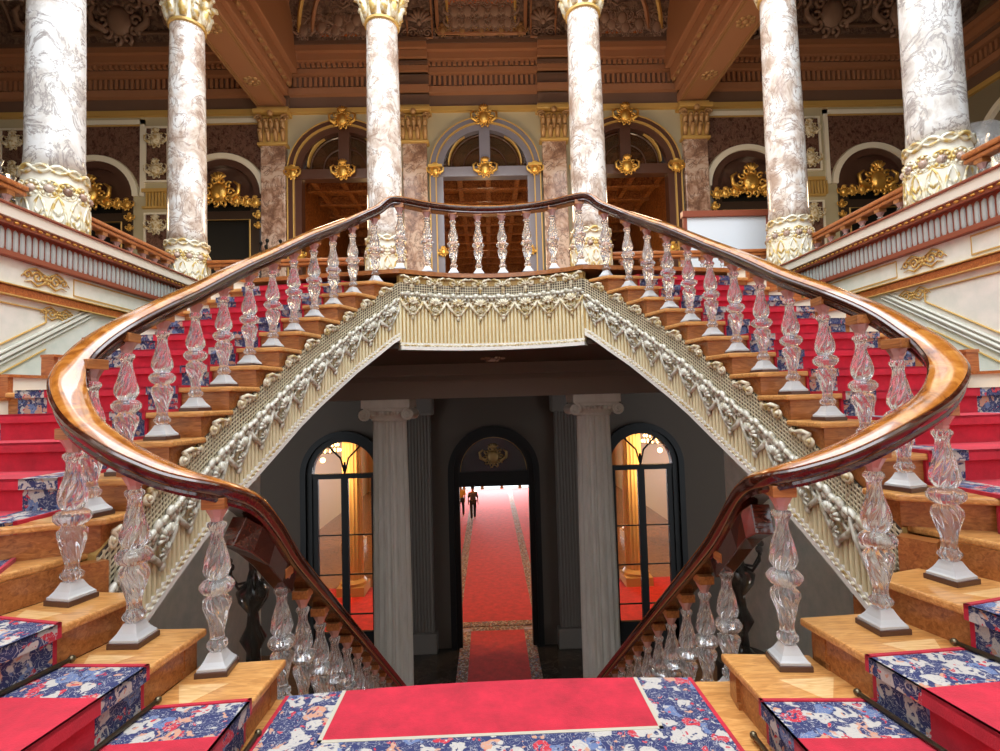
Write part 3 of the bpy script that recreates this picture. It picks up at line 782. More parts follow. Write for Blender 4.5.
def acanthus(q, r, z, h, n, lean=.5, th=.05, w=None):
    for i in range(n):
        a = 2 * PI * i / n; w_ = w or (2 * PI * r / n * .42)
        ca, sa = cos(a), sin(a)
        q.tube([(r * ca, r * sa, z), ((r + .02) * ca, (r + .02) * sa, z + h * .5), ((r + lean * .1) * ca, (r + lean * .1) * sa, z + h * .85), ((r + lean * .2) * ca, (r + lean * .2) * sa, z + h * .92), ((r + lean * .22) * ca, (r + lean * .22) * sa, z + h * .78)], [w_ * .7, w_, w_ * .9, w_ * .6, w_ * .3], 6)
def make_column(label, R, z0, z1, mt, group):
    """marble column: gilded flower cup foot, shaft, composite capital"""
    Hh = z1 - z0
    root = thing('marble_column', label, 'column', (0, 0, 0), 0, group)
    b = MB(); b.lathe([(R * 1.45, 0), (R * 1.45, .1), (R * 1.3, .14), (R * 1.32, .22), (R * 1.15, .3)], n=8 if 0 else 32); b.build('base', 'cream', root, smooth='auto')
    cup = thing_none = None
    zc, hc = .3, 1.25
    b = MB(); b.lathe([(R * 1.05, zc), (R * 1.12, zc + .3), (R * 1.15, zc + .75), (R * 1.08, zc + 1.05), (R * 1.03, zc + hc)], n=40)
    cup = b.build('flower_cup', 'cream', root, smooth='auto')
    g = MB(); n = 12
    for i in range(n):
        a = 2 * PI * (i + .5) / n
        def P_(da, z, rr=1.13): return (R * rr * cos(a + da), R * rr * sin(a + da), z)
        dw = PI / n
        g.tube([P_(-dw * .85, zc + .05), P_(-dw * .85, zc + .55), P_(-dw * .4, zc + .72), P_(0, zc + .8), P_(dw * .4, zc + .72), P_(dw * .85, zc + .55), P_(dw * .85, zc + .05)], .022, 5)
        for k in range(5):
            z = zc + .1 + k * .11
            for d in (-1, 1): g.tube([P_(0, z), P_(d * dw * .35, z + .06), P_(d * dw * .6, z + .13)], [.012, .022, .008], 5)
        # rosettes
        a2 = dw
        for k in range(8):
            t = 2 * PI * k / 8; rr = .085
            g.ball(P_(a2 + rr * cos(t) / (R * 1.2), zc + .9 + rr * sin(t), 1.12), .028, 1, 1, 1, 5)
        g.tube([P_(a2 + .12 * cos(t) / (R * 1.2), zc + .9 + .12 * sin(t), 1.12) for t in [2 * PI * k / 12 for k in range(12)]], .014, 5, True)
    g.build('gilded_relief', 'pale_gold', cup, smooth=True)
    g = MB()
    for i in range(n):
        a = 2 * PI * (i + 1) / n; g.ball((R * 1.1 * cos(a), R * 1.1 * sin(a), zc + .9), .06, 1, 1, 1, 8)
    g.build('rosette', 'marble_pink', cup, smooth=True)
    g = MB()
    g.tube([(R * (1.1) * cos(t), R * 1.1 * sin(t), zc + 1.17 + .05 * sin(6 * t)) for t in [2 * PI * k / 72 for k in range(72)]], .028, 5, True)
    g.tube([(R * (1.1) * cos(t), R * 1.1 * sin(t), zc + 1.17 - .05 * sin(6 * t)) for t in [2 * PI * k / 72 for k in range(72)]], .022, 5, True)
    g.build('gilded_wave', 'pale_gold', cup, smooth=True)
    hs = Hh - .95
    b = MB(); b.lathe([(R * 1.04, 1.5), (R, 1.75), (R * .99, hs * .55), (R * .9, hs - .05), (R * .9, hs)], n=48); b.build('shaft', mt, root, smooth=True)
    b = MB(); b.lathe([(R * .92, hs - .02), (R * 1.0, hs), (R * 1.0, hs + .05), (R * .92, hs + .07)], n=32); b.build('necking_ring', 'goldpaint', root, smooth='auto')
    c = MB(); c.lathe([(R * .9, hs + .05), (R * .92, hs + .5), (R * 1.15, hs + .78), (R * 1.1, hs + .8)], n=24); cap = c.build('capital', 'cream', root, smooth='auto')
    g = MB(); acanthus(g, R * .95, hs + .08, .32, 10, .6); acanthus(g, R * 1.0, hs + .3, .34, 10, .9)
    for k in range(4):
        a = PI / 4 + k * PI / 2
        for d in (-1, 1):
            cxx, cyy = R * 1.42 * cos(a), R * 1.42 * sin(a)
            g.tube([(cxx * (1 - .0 * j) + (.11 * (1 - j / 18)) * cos(j * .55) * cos(a), cyy + (.11 * (1 - j / 18)) * cos(j * .55) * sin(a), hs + .62 + (.11 * (1 - j / 18)) * sin(j * .55)) for j in range(15)], .028, 5)
        g.tube([(R * .9 * cos(a), R * .9 * sin(a), hs + .35), (R * 1.1 * cos(a), R * 1.1 * sin(a), hs + .6), (cxx, cyy, hs + .73)], [.03, .04, .05], 6)
    g.build('gilded_leaf', 'pale_gold', cap, smooth=True)
    b = MB(); b.box(-R * 1.35, R * 1.35, -R * 1.35, R * 1.35, hs + .8, Hh); b.build('abacus', 'cream', root, bevel=.02)
    return root
c1 = make_column('x', .35, ZU, 10.25, 'marble', 'marble columns along the gallery edge')
spots = [(-2.07, 10.4, 'white marble column behind the bridge, left of the central door'), (2.03, 10.15, 'white marble column behind the bridge, right of the central door'),
         (-6.02, 10.4, 'slender marble column at the far left corner of the gallery'), (5.8, 9.75, 'slender marble column at the far right corner of the gallery')]
for k, (x, y, l) in enumerate(spots):
    if k == 0: c1.location = (x, y, ZU); c1['label'] = l
    else: copy_tree(c1, (x, y, ZU), k * .3, l)
c2 = make_column('thick pale grey marble column with gilded foot on the near left gallery', .335, ZU, 10.25, 'marble_white', 'marble columns along the gallery edge')
c2.location = (-6.0, 7.2, ZU)
copy_tree(c2, (6.08, 6.75, ZU), .4, 'thick pale grey marble column with gilded foot on the near right gallery')

# gallery balustrades: small balusters set back from the edge
small = make_baluster('crystal_baluster', 'x', 16, False)
fs = [True]
def put_small(x, y, label, rz=0):
    if fs[0]: fs[0] = False; o = small; o.location = (x, y, ZU + .12)
    else: o = copy_tree(small, (x, y, ZU + .12), rz)
    o['label'] = label; o['group'] = 'crystal balusters of the gallery rails'
def gallery_rail(p, q, n, where):
    p, q = Vector((*p, ZU)), Vector((*q, ZU)); d = (q - p); sd = Vector((-d.y, d.x, 0)).normalized()
    root = thing('gallery_rail', f'orange wooden gallery rail {where}', 'railing', (p + q) / 2)
    def bar(nm, w, z0, z1, mt):
        b = MB(); b.hexa([p + sd * w + V(0, 0, z0), q + sd * w + V(0, 0, z0), q - sd * w + V(0, 0, z0), p - sd * w + V(0, 0, z0)], [p + sd * w + V(0, 0, z1), q + sd * w + V(0, 0, z1), q - sd * w + V(0, 0, z1), p - sd * w + V(0, 0, z1)]); b.build(nm, mt, root, bevel=.02)
    bar('rail_top', .1, 1.1, 1.17, 'orange_wood'); bar('rail_underside', .075, 1.035, 1.1, 'orange_wood'); bar('curb', .12, 0, .12, 'cream')
    for k in range(n):
        c = p.lerp(q, (k + .5) / n); put_small(c.x, c.y, f'small crystal baluster, {ORD[k]} from near, {where}' if abs(d.y) > 1 else f'small crystal baluster, {ORD[k]} from left, {where}')
for s in (-1, 1):
    gallery_rail((s * 6.02, 4.1), (s * 6.05, 6.3 if s > 0 else 6.75), 6, f'on the {SIDE[s]} gallery beside the thick column')
    gallery_rail((s * 6.05, 7.2 if s > 0 else 7.65), (s * 6.1, 10.0), 7, f'on the {SIDE[s]} gallery between the columns')
gallery_rail((-5.6, 10.4), (-2.5, 10.4), 8, 'between the two left columns')
gallery_rail((2.5, 10.4), (5.8, 10.4), 8, 'between the two right columns')

# torcheres on the side galleries
def torchere(x, y, label, wrap):
    t = thing('crystal_torchere', label, 'lamp', (x, y, ZU))
    b = MB(); b.lathe([(.2, 0), (.2, .06), (.08, .14), (.05, .3), (.09, .45), (.05, .6), (.04, 1.0), (.08, 1.12), (.04, 1.25), (.04, 1.6)], (x, y, ZU), 16); b.build('pole', 'crystal', t, smooth=True)
    for k in range(6):
        a = k * PI / 3; b = MB(); dx, dy = cos(a), sin(a)
        b.tube([(x + .04 * dx, y + .04 * dy, ZU + 1.3), (x + .2 * dx, y + .2 * dy, ZU + 1.22), (x + .3 * dx, y + .3 * dy, ZU + 1.32), (x + .3 * dx, y + .3 * dy, ZU + 1.45)], .014, 6)
        ar = b.build('arm', 'crystal', t, smooth=True)
        b = MB(); b.lathe([(.03, 0), (.06, .08), (.05, .16), (.075, .24)], (x + .3 * dx, y + .3 * dy, ZU + 1.45), 12, close=False); b.build('glass_shade', 'crystal', ar, smooth=True)
    if wrap:
        b = MB(); b.lathe([(.3, .5), (.42, .9), (.45, 1.4), (.42, 1.75), (.2, 1.95), (.02, 2.0)], (x, y, ZU), 20, flute=lambda r, z, a: r * (1 + .08 * sin(5 * a + 4 * z)), close=False); b.build('plastic_wrap', 'plastic', t, smooth=True)
torchere(-6.8, 7.3, 'crystal torchere behind the rail at the near left column', False)
torchere(6.98, 7.1, 'crystal torchere shrouded in clear plastic beside the near right column', True)
# white screen on the right gallery
sc_ = thing('partition_screen', 'white partition screen with red-brown frame beside the far right column', 'screen', (5.1, 11.3, ZU))
b = MB(); b.box(4.42, 6.2, 11.28, 11.32, ZU + .1, 5.52); b.build('white_panel', mat('white_board', (.8, .86, .92), .4), sc_)
b = MB(); b.box(4.32, 6.3, 11.22, 11.38, 5.52, 5.66); b.box(4.34, 4.42, 11.25, 11.35, ZU, 5.52); b.box(6.2, 6.28, 11.25, 11.35, ZU, 5.52); b.box(4.34, 6.28, 11.25, 11.35, ZU, ZU + .1); b.build('frame', 'redline', sc_, bevel=.01)
for s in (-1, 1):
    b = MB(); x, y = s * 5.55, 13.6
    b.lathe([(.25, 0), (.05, .1), (.035, .9), (.035, 2.25)], (x, y, ZU), 10)
    for k in range(7):
        a = k * 2 * PI / 7; b.tube([(x, y, ZU + 2.1), (x + .2 * cos(a), y + .2 * sin(a), ZU + 2.1), (x + .38 * cos(a), y + .38 * sin(a), ZU + 2.3), (x + .36 * cos(a), y + .36 * sin(a), ZU + 2.45)], .022, 5)
        b.ball((x + .36 * cos(a), y + .36 * sin(a), ZU + 2.48), .05)
    tag(b.build('iron_candelabrum', 'black', smooth=True), f'black iron candelabrum standing by the {SIDE[s]} rose marble pilaster', 'candelabrum', 'black iron candelabra by the rear wall')

# ---------------------------------------------------------------- upper rear wall with arched doorways
YW = 15.0
def arch_pts(cx, hw, zs, n=20, k=1.0): return [(cx + hw * cos(PI * i / n), zs + k * hw * sin(PI * i / n)) for i in range(n + 1)]
def wall_with_arches(name, y0, y1, x0, x1, z0, z1, arches, mt):
    """wall slab in xz with arched openings (cx, hw, springing z, rise factor)"""
    b = MB(); xcur = x0
    for cx, hw, zs, k in sorted(arches):
        b.box(xcur, cx - hw, y0, y1, z0, z1)
        pts_ = arch_pts(cx, hw, zs, 20, k)
        for p, q in zip(pts_, pts_[1:]): b.prism_y([p, q, (q[0], z1), (p[0], z1)], y0, y1)
        xcur = cx + hw
    b.box(xcur, x1, y0, y1, z0, z1)
    return struct(b.build(name, mt))
def arch_ring(q, cx, hw, w, zs, z0, y0, y1, k=1.0, legs=True):
    a, c = arch_pts(cx, hw, zs, 24, k), arch_pts(cx, hw + w, zs, 24, (k * hw + w) / (hw + w))
    for i in range(24): q.prism_y([a[i], c[i], c[i + 1], a[i + 1]], y0, y1)
    if legs:
        for s_ in (-1, 1): q.box(min(cx + s_ * hw, cx + s_ * (hw + w)), max(cx + s_ * hw, cx + s_ * (hw + w)), y0, y1, z0, zs)
UPA = [(-4.1, 1.55, 8.35, .95), (0, 1.55, 8.35, .95), (4.15, 1.55, 8.35, .95)]
SDA = [(-11.3, 1.12, 7.75, .95), (-7.65, 1.12, 7.75, .95), (7.8, 1.12, 7.75, .95), (11.6, 1.12, 7.75, .95)]
wall_with_arches('wall_back', YW, YW + .35, -14.3, 14.3, ZU, 12.3, UPA + SDA, 'cream_dark')
def cartouche(sc=1.0):
    q = MB(); q.ball((0, -.03, 0), .13, 1, .5, 1.15, 10)
    for k in range(10):
        a = 2 * PI * k / 10; q.tube([(x_ + .17 * cos(a), y_ - .03, z_ + .18 * sin(a)) for x_, y_, z_ in spiral(0, 0, .06, 1.0, 1, a, 8)], .02, 5)
    q.join(shell(.14, 5, 1.6), Matrix.Translation((0, -.02, .16)))
    for d in (-1, 1): q.tube([(d * .15, -.02, -.1), (d * .28, -.03, -.02), (d * .3, -.03, .1), (d * .22, -.03, .16)], [.035, .035, .03, .015], 6)
    k = MB(); k.join(q, Matrix.Scale(sc, 4)); return k
for n_, (cx, hw, zs, k) in enumerate(UPA):
    place_ = ['left of centre', 'in the centre', 'right of centre'][n_]
    root = struct(thing_obj := bpy.data.objects.new(f'door_{n_+1}', None)); COL.objects.link(root); root.location = (cx, YW, ZU)
    fm = 'grey_highlight' if n_ == 1 else 'umber'
    q = MB(); arch_ring(q, cx, hw - .32, .2, zs, ZU, YW - .1, YW + .2, k); arch_ring(q, cx, hw - .1, .14, zs, ZU, YW - .16, YW + .1, k); q.build('arched_casing', fm, root)
    q = MB(); arch_ring(q, cx, hw - .13, .03, zs, ZU, YW - .19, YW, k); arch_ring(q, cx, hw + .04, .03, zs, ZU, YW - .19, YW, k); arch_ring(q, cx, hw - .5, .04, zs + .2, zs, YW - .02, YW + .1, k, False); q.build('gilt_line', 'goldpaint', root)
    q = MB(); q.box(cx - hw, cx + hw, YW - .12, YW + .2, zs - .22, zs + .08); q.box(cx - .16, cx + .16, YW - .1, YW + .15, zs, zs + k * (hw - .3)); q.build('transom', fm, root, bevel=.02)
    q = MB(); ap = arch_pts(cx, hw - .3, zs, 20, k); q.prism_y(ap, YW + .1, YW + .12); q.build('fanlight_glass', mat('fanlight_glass', (.3, .2, .12), .05, Transmission_Weight=.9), root)
    q = MB()
    for r_ in (.5, .8): 
        q.tube([(p[0], YW + .06, p[1]) for p in arch_pts(cx, (hw - .3) * r_, zs + .15, 16, k)], .02, 5)
    q.build('glazing_bar', 'umber', root)
    for z_, sc2 in ((zs - .05, 1.15), (zs + k * hw, 1.25)):
        q = MB(); q.join(cartouche(sc2), Matrix.Translation((cx, YW - .2, z_))); q.build('gilded_cartouche', 'gold', root, smooth=True)
    for d in (-1, 1):
        q = MB(); q.join(cartouche(.8), Matrix.Translation((cx + d * (hw - .1), YW - .2, zs - .08))); q.box(cx + d * (hw - .1) - .2, cx + d * (hw - .1) + .2, YW - .26, YW - .05, zs + .02, zs + .1); q.build('gilded_cap', 'gold', root, smooth='auto')
        q = MB(); q.join(cartouche(.6), Matrix.Translation((cx + d * (hw - .28), YW - .14, 5.9))); q.build('gilded_rosette', 'gold', root, smooth=True)
for n_, (cx, hw, zs, k) in enumerate(SDA):
    root = struct(bpy.data.objects.new(f'door_{n_+4}', None)); COL.objects.link(root); root.location = (cx, YW, ZU)
    q = MB(); arch_ring(q, cx, hw, .16, zs, zs, YW - .08, YW + .02, k, False); q.build('arched_casing', 'cream', root)
    q = MB(); arch_ring(q, cx, hw - .2, .2, zs, zs, YW - .02, YW + .2, k, False); q.prism_y(arch_pts(cx, hw - .15, zs, 20, k), YW + .15, YW + .2); q.box(cx - hw, cx + hw, YW - .02, YW + .2, zs - .15, zs); q.build('dark_lunette', 'umber', root)
    q = MB(); q.box(cx - hw, cx - hw + .3, YW - .05, YW + .2, ZU, zs - .15); q.box(cx + hw - .3, cx + hw, YW - .05, YW + .2, ZU, zs - .15); q.box(cx - hw, cx + hw, YW - .08, YW + .2, zs - .75, zs - .5); q.build('door_frame', 'dark_wood', root, bevel=.02)
    q = MB(); q.tube([(cx - hw + .3, YW - .06, ZU), (cx - hw + .3, YW - .06, zs - .75), (cx + hw - .3, YW - .06, zs - .75), (cx + hw - .3, YW - .06, ZU)], .025, 5); q.build('gilt_line', 'goldpaint', root)
    q = MB(); q.box(cx - hw, cx + hw, YW + .1, YW + .2, ZU, zs - .15); q.build('dark_door_leaf', 'black', root)
    q = MB(); q.join(cartouche(1.9), Matrix.Translation((cx, YW - .12, zs + .02)))
    for d in (-1, 1):
        for j, (px_, pz_, sz) in enumerate(((.45, -.22, .75), (.75, -.26, .65), (1.0, -.28, .7), (1.08, -.65, .5), (1.08, -.95, .4))):
            q.join(cartouche(sz), Matrix.Translation((cx + d * px_, YW - .1, zs + pz_)))
    q.build('gilded_garland', 'gold', root, smooth=True)
# scagliola panels of the outer wall bays
q = MB(); g = MB(); w = MB(); st = MB()
for s in (-1, 1):
    A = [a for a in SDA if a[0] * s > 0]
    for cx, hw, zs, k in A:
        x0, x1 = cx - 1.3, cx + 1.3
        pts_ = arch_pts(cx, hw + .2, zs, 16, k)
        for p_, r_ in zip(pts_, pts_[1:]): q.prism_y([p_, r_, (r_[0], 9.85), (p_[0], 9.85)], YW - .03, YW)
        w.box(x0 - .15, x0 - .03, YW - .06, YW, zs, 10.0); w.box(x1 + .03, x1 + .15, YW - .06, YW, zs, 10.0); w.box(x0 - .15, x1 + .15, YW - .06, YW, 9.87, 10.0)
        g.box(x0 - .03, x1 + .03, YW - .05, YW, 9.82, 9.86)
    for a, c in ((9.2, 9.8) if s < 0 else (9.4, 9.98), (13.2, 13.9)):
        xx0, xx1 = min(s * a, s * c) , max(s * a, s * c)
        for z0, z1 in ((8.2, 9.75), (ZU + .8, 7.2)):
            q.box(xx0, xx1, YW - .03, YW, z0, z1); w.box(xx0 - .05, xx1 + .05, YW - .07, YW, z0 - .05, z0); w.box(xx0 - .05, xx1 + .05, YW - .07, YW, z1, z1 + .05); w.box(xx0 - .05, xx0, YW - .07, YW, z0, z1); w.box(xx1, xx1 + .05, YW - .07, YW, z0, z1)
            st.join(cartouche(1.1), Matrix.Translation(((xx0 + xx1) / 2, YW - .06, z1 - .35)))
            st.join(cartouche(1.1), Matrix.Translation(((xx0 + xx1) / 2, YW - .06, z0 + .3)))
        for k_ in range(9): g.box(xx0 + k_ * .09, xx0 + k_ * .09 + .045, YW - .06, YW, 7.45, 7.85)
        g.box(xx0 - .1, xx1 + .1, YW - .1, YW, 7.85, 7.95); g.box(xx0 - .1, xx1 + .1, YW - .08, YW, 7.38, 7.44)
struct(q.build('wall_back_panel', 'scag')); struct(g.build('trim_2', 'goldpaint')); struct(w.build('trim_3', 'cream')); struct(st.build('trim_4', 'gesso', smooth=True))

# pilasters
def pilaster(x, label, first_=None):
    root = thing('marble_pilaster', label, 'pilaster', (x, YW, ZU), 0, 'rose marble pilasters on the rear gallery wall')
    q = MB(); q.box(x - .42, x + .42, YW - .3, YW, ZU, ZU + .35); q.build('base', 'cream', root, bevel=.03)
    q = MB(); q.box(x - .35, x + .35, YW - .22, YW, ZU + .35, 9.1); q.build('shaft', 'marble_pink', root, bevel=.02)
    q = MB(); q.box(x - .36, x + .36, YW - .24, YW, 9.1, 9.95); q.box(x - .42, x + .42, YW - .3, YW, 9.08, 9.16); q.box(x - .5, x + .5, YW - .4, YW, 9.98, 10.1); cp = q.build('capital', 'goldpaint', root, bevel=.02)
    q = MB()
    for zz_, n2, hh in ((9.2, 4, .3), (9.45, 5, .34)):
        for k in range(n2):
            xx_ = x - .32 + .64 * k / (n2 - 1)
            q.tube([(xx_, YW - .24, zz_), (xx_, YW - .28, zz_ + hh * .7), (xx_, YW - .36, zz_ + hh), (xx_, YW - .4, zz_ + hh * .8)], [.06, .08, .06, .03], 6)
    for d in (-1, 1):
        q.tube([(x + d * .36 + p_[0], YW - .3, 9.85 + p_[2]) for p_ in spiral(0, 0, .12, 1.4, d, 0)], .035, 5)
    q.ball((x, YW - .38, 9.95), .09)
    q.build('acanthus_leaf', 'bronze_leaf', cp, smooth=True)
for x, l in ((-6.1, 'rose brown marble pilaster at the left end of the central rear wall'), (-2.03, 'rose brown marble pilaster just left of the central arched door'), (2.03, 'rose brown marble pilaster just right of the central arched door'), (6.2, 'rose brown marble pilaster at the right end of the central rear wall')): pilaster(x, l)

# entablature and cornice of the gallery, all round
copper = mat('copper_brown_plaster', (.4, .19, .1), .5)
copper2 = mat('umber_plaster', (.17, .1, .07), .6)
reliefm = mat('relief_plaster', (.2, .13, .1), .6)
v = coords(reliefm); base(reliefm, ramp(reliefm, noise(reliefm, v, 7, 5, .6, 1), [(.4, (.1, .06, .05)), (.6, (.26, .17, .13))]))
bump(reliefm, noise(reliefm, v, 9, 5, .6, 2), 1, .06)
orange_ground = mat('orange_ground', (.5, .13, .03), .5)
prof = [(0, 10.1, 10.24, .12, 'goldpaint'), (0, 10.24, 10.6, .05, copper2), (0, 10.6, 10.8, .2, copper), (0, 10.8, 11.15, .12, copper2), (0, 11.15, 11.3, .3, copper), (0, 11.3, 11.42, .34, copper2), (0, 11.42, 11.62, .5, copper), (0, 11.62, 11.78, .62, copper), (0, 11.78, 11.88, .66, copper2)]
tr = struct(bpy.data.objects.new('trim_5', None)); COL.objects.link(tr)
for _, z0, z1, o_, mt in prof:
    q = MB(); q.box(-14.3, 14.3, YW - o_, YW, z0, z1)
    for s in (-1, 1): q.box(min(s * 14.3, s * (14.3 - o_)), max(s * 14.3, s * (14.3 - o_)), -1.7, YW, z0, z1)
    for x in (-6.1, -2.03, 2.03, 6.2): q.box(x - .45, x + .45, YW - o_ - .1, YW, z0, z1)
    q.build('molding', mt, tr)
q = MB(); g = MB()
for k in range(190):
    x = -14.2 + k * .15; q.box(x, x + .08, YW - .19, YW - .1, 10.84, 11.13); q.box(x, x + .09, YW - .42, YW - .3, 11.3, 11.41)
for s in (-1, 1):
    for k in range(90):
        y = 1.5 + k * .15; q.box(min(s * 14.2, s * 14.11), max(s * 14.2, s * 14.11), y, y + .08, 10.84, 11.13)
q.build('dentil_row', copper, tr)

# ceiling: beams, coves with framed relief panels
cl = struct(bpy.data.objects.new('ceiling', None)); COL.objects.link(cl)
q = MB(); q.box(-14.4, 14.4, 9.9, 15.4, 13.6, 13.8)
for s in (-1, 1): q.box(min(s * 5.6, s * 14.4), max(s * 5.6, s * 14.4), -1.7, 9.9, 13.6, 13.8)
q.build('flat_slab', copper2, cl)
def cove(x0, x1):
    q = MB(); ys = [(14.35 - 2.6 * (1 - cos(PI / 2 * k / 8)), 11.85 + 1.7 * sin(PI / 2 * k / 8)) for k in range(9)]
    for (a, z), (c, z2) in zip(ys, ys[1:]):
        q.hexa([(x0, a, z), (x1, a, z), (x1, c, z2), (x0, c, z2)], [(x0, a + .1, z + .1), (x1, a + .1, z + .1), (x1, c + .1, z2 + .1), (x0, c + .1, z2 + .1)])
    q.build('cove', reliefm, cl)
def cpt(x, t, off=0):
    """point on the cove surface, t 0..1, lifted toward the room"""
    a = PI / 2 * t; y, z = 14.35 - 2.6 * (1 - cos(a)), 11.85 + 1.7 * sin(a)
    n_ = Vector((0, -sin(PI / 2 - a) * 1.0, -cos(PI / 2 - a))).normalized()
    return Vector((x, y, z)) + n_ * off
def cframe(x0, x1, t0, t1, w, mt, nm, off=.03):
    q = MB()
    P = [cpt(x0, t0 + (t1 - t0) * k / 8, off) for k in range(9)] + [cpt(x1, t1 - (t1 - t0) * k / 8, off) for k in range(9)]
    q.tube(P, w, 5, True); q.build(nm, mt, cl)
def cfill(x0, x1, t0, t1, mt, off=.02):
    q = MB()
    for k in range(8):
        a, c = t0 + (t1 - t0) * k / 8, t0 + (t1 - t0) * (k + 1) / 8
        q.hexa([cpt(x0, a, 0), cpt(x1, a, 0), cpt(x1, c, 0), cpt(x0, c, 0)], [cpt(x0, a, off), cpt(x1, a, off), cpt(x1, c, off), cpt(x0, c, off)])
    q.build('panel_ground', mt, cl)
cove(-14.3, 14.3)
def crelief(cx, t, sc, mt, obj_):
    q = MB(); a = PI / 2 * t
    mt_ = Matrix.Translation(cpt(cx, t, .03)) @ Matrix.Rotation((PI / 2 * t) * .9, 4, 'X') @ Matrix.Scale(sc, 4)
    q.join(obj_, mt_); q.build('relief_ornament', mt, cl, smooth=True)
warmrel = mat('rose_grey_relief', (.3, .2, .16), .5)
cfill(-.95, .95, .1, .95, orange_ground); cframe(-1.25, 1.25, .06, .98, .06, copper, 'panel_frame'); cframe(-.95, .95, .12, .95, .04, 'goldpaint', 'panel_frame')
cframe(-1.3, 1.3, .05, .99, .03, 'black', 'panel_frame')
for tx in (-.6, 0, .6):
    for t in (.2, .33, .5, .7): crelief(tx, t, 1.5, warmrel, scroll_bouquet())
for tx in (-.75, -.38, 0, .38, .75):
    for t in (.16, .26): crelief(tx, t, 1.3, warmrel, cartouche(.8))
for tx in (-1.1, -.55, 0, .55, 1.1): crelief(tx, .085, .9, M['bronze_leaf'], cartouche(.8))
for tx in (-1.75, 1.75):
    crelief(tx, .16, 2.6, warmrel, shell(.14, 7)); crelief(tx, .42, 2.0, warmrel, scroll_bouquet()); crelief(tx, .07, 1.8, warmrel, scroll_bouquet())
    cframe(tx - .35, tx + .35, .02, .9, .03, copper, 'panel_frame')
for s in (-1, 1):
    c0, c1_ = s * 2.4, s * 5.6
    for rr in (0, .25, .5):
        q = MB(); P = [cpt(s * (2.5 + 3.0 * cos(a) * (1 - rr * .5)), .08 + .8 * sin(a) * (1 - rr * .5), .05) for a in [PI / 2 * k / 14 for k in range(15)]]
        q.tube(P, .06, 5); q.build('arched_rib', copper if rr != .25 else 'goldpaint', cl)
    for x_, t_ in ((3.0, .15), (3.6, .35), (4.3, .2), (4.9, .5), (5.2, .2), (3.1, .6), (4.0, .6)): crelief(s * x_, t_, 1.9, warmrel, scroll_bouquet())
    cfill(min(s * 3.2, s * 4.6), max(s * 3.2, s * 4.6), .05, .2, orange_ground, .015)
    for x_, t_ in ((3.3, .1), (3.7, .13), (4.1, .1), (4.5, .13), (3.5, .19), (4.0, .19), (2.7, .1), (5.0, .1)): crelief(s * x_, t_, 1.2, warmrel, cartouche(.9))
    cframe(min(s * 7.0, s * 13.0), max(s * 7.0, s * 13.0), .1, .9, .06, copper2, 'panel_frame')
    for x_, t_ in ((8, .2), (9, .45), (10, .2), (11, .45), (12, .2), (8.4, .7), (10, .7)): crelief(s * x_, t_, 2.6, warmrel, cartouche(1))
    # beams between the columns and the rear wall
    for x_ in ((s * 6.15),):
        q = MB(); q.box(x_ - .42, x_ + .42, 10.4, YW - .1, 10.25, 10.5); q.box(x_ - .55, x_ + .55, 10.4, YW - .3, 10.5, 10.75); q.box(x_ - .7, x_ + .7, 10.4, YW - .4, 10.75, 11.1); q.box(x_ - .85, x_ + .85, 10.4, YW - .4, 11.1, 13.6)
        q.build('beam', copper, cl, bevel=.03)
        q = MB()
        for k in range(14):
            for d in (-.62, .62): q.ball((x_ + d, 10.6 + k * .3, 10.75), .08, .8, 1.2, .8, 6)
        for d in (-.36, .36, -.3, .3): q.tube([(x_ + d, 10.4, 10.25), (x_ + d, YW - .3, 10.25)], .02, 4)
        for k in range(2):
            for j in range(8): q.ball((x_ + .16 * cos(j * PI / 4), 11.6 + k * 2 + .16 * sin(j * PI / 4), 10.25), .07, 1, 1, .5, 6)
            q.ball((x_, 11.6 + k * 2, 10.25), .07, 1, 1, .7, 8)
        q.build('beam_ornament', 'bronze_leaf', cl, smooth='auto')
# architrave on the column line
q = MB(); q.box(-14.3, 14.3, 10.0, 10.8, 10.3, 13.6)
for s in (-1, 1): q.box(min(s * 5.65, s * 6.5), max(s * 5.65, s * 6.5), -1.7, 10.0, 10.3, 13.6)
struct(q.build('trim_6', 'cream'))
# outer side walls of the gallery
for s in (-1, 1):
    q = MB(); q.box(min(s * 14.3, s * 14.6), max(s * 14.3, s * 14.6), -1.7, 15.3, ZU, 13.6); struct(q.build('wall_gallery_' + SIDE[s], mat('olive_gallery_wall', (.24, .2, .13), .7)))
    q = MB()
    for yc in (5, 9.2, 13):
        a = arch_pts(yc, 1.4, 8.2, 16); q.tube([(s * 14.27, p_[0], p_[1]) for p_ in a], .12, 6)
    struct(q.build('trim_%d' % (8 + s), 'cream'))
    q = MB(); q.box(-14.4 if s < 0 else 5, -5 if s < 0 else 14.4, -1.95, -1.7, ZU, 13.6); struct(q.build('wall_gallery_rear_' + SIDE[s], 'cream_dark'))

